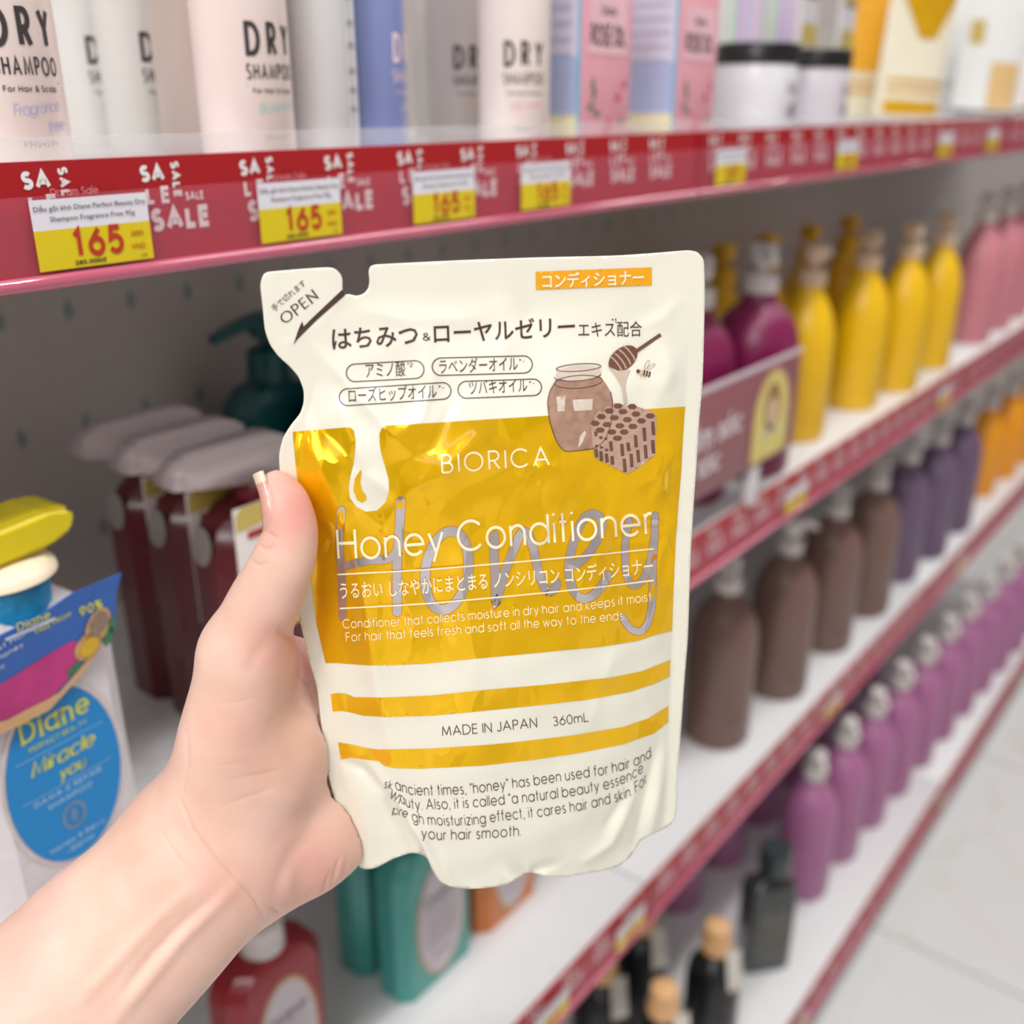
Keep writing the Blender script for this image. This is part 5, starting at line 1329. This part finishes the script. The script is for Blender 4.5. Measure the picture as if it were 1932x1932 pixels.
CREASE = [([(499,890),(501,902),(507,922),(511,940),(512,955),(503,973)], 3.0, -.5), ([(488,962),(496,974),(506,976)], 3, -.4), ([(341,1511),(364,1564),(398,1609),(436,1651),(474,1689),(497,1727)], 3.2, -.75), ([(299,1564),(333,1613),(375,1662),(388,1690)], 2.6, -.35), ([(352,1382),(354,1442),(343,1499)], 5, -.5),
 ([(502,1003),(512,1009),(522,1015)], 3, -.5), ([(489,1030),(500,1036),(516,1034)], 3, -.6), ([(496,1040),(512,1042)], 2.6, -.3), ([(473,1058),(488,1066),(503,1063)], 3, -.5),
 ([(559,1274),(580,1298),(598,1332)], 4, -.45), ([(519,1690),(530,1650),(549,1609),(591,1579)], 12, -.45), ([(512,1712),(528,1722)], 5, -.6), ([(621,1648),(610,1684)], 5, -.6), ([(640,1620),(626,1668)], 5, -.5), ([(654,1625),(648,1660)], 5, -.5),
 ([(520,1190),(560,1205),(575,1225)], 14, -1.0), ([(505,1205),(480,1240),(470,1270)], 14, -.5),
 ([(410,1330),(450,1325),(480,1315)], 4, -.15), ([(440,1470),(500,1460),(540,1450)], 4, -.2), ([(420,1520),(480,1500),(520,1485)], 5, -.2), ([(405,1445),(470,1440)], 4, -.12),
 ([(447,1670),(400,1715),(341,1772),(265,1867),(212,1932)], 15, 1.3), ([(366,1676),(330,1705),(270,1762),(212,1825),(150,1890)], 15, 1.0), ([(405,1692),(350,1740),(290,1800),(235,1870)], 11, -.9),
 ([(560,1590),(590,1620),(600,1650)], 26, .9), ([(545,1640),(540,1690)], 16, .8)]
dsp = np.zeros(n)
for pl, w, a in CREASE:
    dm = np.full(n, 1e9); s = np.zeros(n); Lt = sum(math.hypot(pl[i+1][0]-pl[i][0], pl[i+1][1]-pl[i][1]) for i in range(len(pl)-1)); L0 = 0
    for i in range(len(pl) - 1):
        d, t = seg_d(q, pl[i], pl[i + 1]); l = math.hypot(pl[i+1][0]-pl[i][0], pl[i+1][1]-pl[i][1])
        b = d < dm; dm = np.where(b, d, dm); s = np.where(b, (L0 + t * l) / Lt, s); L0 += l
    dsp += a * 1e-3 * np.exp(-(dm / w) ** 2) * np.sin(np.pi * np.clip(.06 + .88 * s, 0, 1)) ** .6
V = V + NR * (dsp * frontm)[:, None]
VW = to_world(V)
HO = to_world(cs(388, 1612, .366)[None])[0]
hand = thing('person', "person's left hand and bare forearm from the lower left, thumb over the pouch edge", 'person', tuple(HO))
for i, v in enumerate((VW - HO).tolist()): me.vertices[i].co = v
me.update()
me.name = 'hand_and_forearm'
me.polygons.foreach_set('use_smooth', [True] * len(me.polygons))
# warmer blood colour on the thumb pad, knuckle and heel of the palm
fl = np.zeros(n)
for (u, v), r, a in (((570, 965), 55, .9), ((520, 1010), 40, .45), ((540, 900), 40, .7), ((520, 1215), 70, .55), ((590, 1250), 50, .5), ((600, 1610), 80, .4), ((480, 1400), 110, .25), ((420, 1670), 60, .3), ((560, 1650), 70, .25)):
    fl += a * np.exp(-((q[:, 0] - u) ** 2 + (q[:, 1] - v) ** 2) / r ** 2)
at = me.attributes.new('flush', 'FLOAT', 'POINT'); at.data.foreach_set('value', np.clip(fl, 0, 1).astype(np.float32))
def skin_mat():
    m = bpy.data.materials.new('skin'); m.use_nodes = True; nt = m.node_tree; b = nt.nodes['Principled BSDF']
    N = nt.nodes.new; L = nt.links.new
    tc = N('ShaderNodeTexCoord'); nz = N('ShaderNodeTexNoise'); nz.inputs['Scale'].default_value = 42; nz.inputs['Detail'].default_value = 5; L(tc.outputs['Object'], nz.inputs['Vector'])
    cr = N('ShaderNodeValToRGB'); cr.color_ramp.elements[0].position = .3; cr.color_ramp.elements[1].position = .7
    cr.color_ramp.elements[0].color = tuple(lin(c) for c in (230, 188, 170)) + (1,); cr.color_ramp.elements[1].color = tuple(lin(c) for c in (242, 208, 192)) + (1,)
    L(nz.outputs[0], cr.inputs[0])
    a = N('ShaderNodeAttribute'); a.attribute_name = 'flush'
    mx = N('ShaderNodeMix'); mx.data_type = 'RGBA'; L(a.outputs['Fac'], mx.inputs['Factor']); L(cr.outputs[0], mx.inputs['A'])
    mx.inputs['B'].default_value = tuple(lin(c) for c in (230, 158, 146)) + (1,)
    L(mx.outputs['Result'], b.inputs['Base Color'])
    n3 = N('ShaderNodeTexNoise'); n3.inputs['Scale'].default_value = 17; n3.inputs['Detail'].default_value = 2; L(tc.outputs['Object'], n3.inputs['Vector'])
    r3 = N('ShaderNodeMapRange'); r3.inputs[1].default_value = .48; r3.inputs[2].default_value = .72; r3.inputs[4].default_value = .45; L(n3.outputs[0], r3.inputs[0])
    m3 = N('ShaderNodeMix'); m3.data_type = 'RGBA'; L(r3.outputs[0], m3.inputs['Factor']); L(mx.outputs['Result'], m3.inputs['A']); m3.inputs['B'].default_value = tuple(lin(c) for c in (222, 178, 172)) + (1,)
    L(m3.outputs['Result'], b.inputs['Base Color'])
    b.inputs['Roughness'].default_value = .48; b.inputs['Specular IOR Level'].default_value = .35
    b.inputs['Subsurface Weight'].default_value = .35; b.inputs['Subsurface Radius'].default_value = (1.0, .36, .2); b.inputs['Subsurface Scale'].default_value = .0035
    n2 = N('ShaderNodeTexNoise'); n2.inputs['Scale'].default_value = 900; n2.inputs['Detail'].default_value = 3; L(tc.outputs['Object'], n2.inputs['Vector'])
    bp = N('ShaderNodeBump'); bp.inputs['Strength'].default_value = .16; bp.inputs['Distance'].default_value = .0006; L(n2.outputs[0], bp.inputs['Height']); L(bp.outputs[0], b.inputs['Normal'])
    return m
me.materials.append(skin_mat())
ho = bpy.data.objects.new('hand_and_forearm', me); COL.objects.link(ho); ho.parent = hand
# thumbnail: a plate that follows the skin on the far-left side of the thumb tip
from mathutils.bvhtree import BVHTree
bvh = BVHTree.FromPolygons([tuple(v) for v in V.tolist()], [tuple(p.vertices) for p in me.polygons])
A0, A1 = cs(546, 985, .331), cs(521, 912, .331)
axd = (A1 - A0) / np.linalg.norm(A1 - A0); toward = np.array([0, 0, -1.0]); toward -= axd * (toward @ axd); toward /= np.linalg.norm(toward)
leftv = np.cross(axd, toward); leftv = leftv if leftv[0] < 0 else -leftv
def skin_r(t, f):
    c = A0 + (A1 - A0) * min(t, .86); d = leftv * math.cos(f) + toward * math.sin(f)
    h = bvh.ray_cast(Vector(c), Vector(d))
    return (h[3] if h[3] else .008)
def nail(name, t0, t1, m):
    VV = []; FF = []; na, nt_ = 16, 12
    for lay in (0, 1):
        for j in range(nt_ + 1):
            t = t0 + (t1 - t0) * j / nt_; c = A0 + (A1 - A0) * t
            half = math.radians(52) * min(1.0, math.sqrt(max(.02, (t + .12) / .35)))
            for i in range(na + 1):
                e = 2 * i / na - 1; f = math.radians(20) + half * e
                d = leftv * math.cos(f) + toward * math.sin(f)
                lift = .00038 - .0006 * abs(e) ** 6 - .0005 * max(0, .2 - t) / .3
                VV.append(c + d * (skin_r(t, f) + (lift if lay == 0 else lift - .0006)))
    w = na + 1; k = w * (nt_ + 1)
    for j in range(nt_):
        for i in range(na):
            a = j * w + i; FF.append((a, a + 1, a + w + 1, a + w)); FF.append((k + a + w, k + a + w + 1, k + a + 1, k + a))
    for i in range(na): FF.append((i + 1, i, k + i, k + i + 1)); a = nt_ * w + i; FF.append((a, a + 1, k + a + 1, k + a))
    for j in range(nt_): a = j * w; FF.append((a, a + w, k + a + w, k + a)); a = j * w + na; FF.append((a + w, a, k + a, k + a + w))
    o = mk(name, to_world(np.array(VV)) - HO, FF, m, hand)
    b_ = bmesh.new(); b_.from_mesh(o.data); bmesh.ops.recalc_face_normals(b_, faces=b_.faces[:]); b_.to_mesh(o.data); b_.free()
    return o
nail('thumbnail', -.05, 1.10, mat('nail_pink', (228, 172, 160), .2, var=.03, coat=.6))
nail('thumbnail_tip', 1.10, 1.36, mat('nail_white', (240, 222, 198), .3, var=.02, coat=.3))
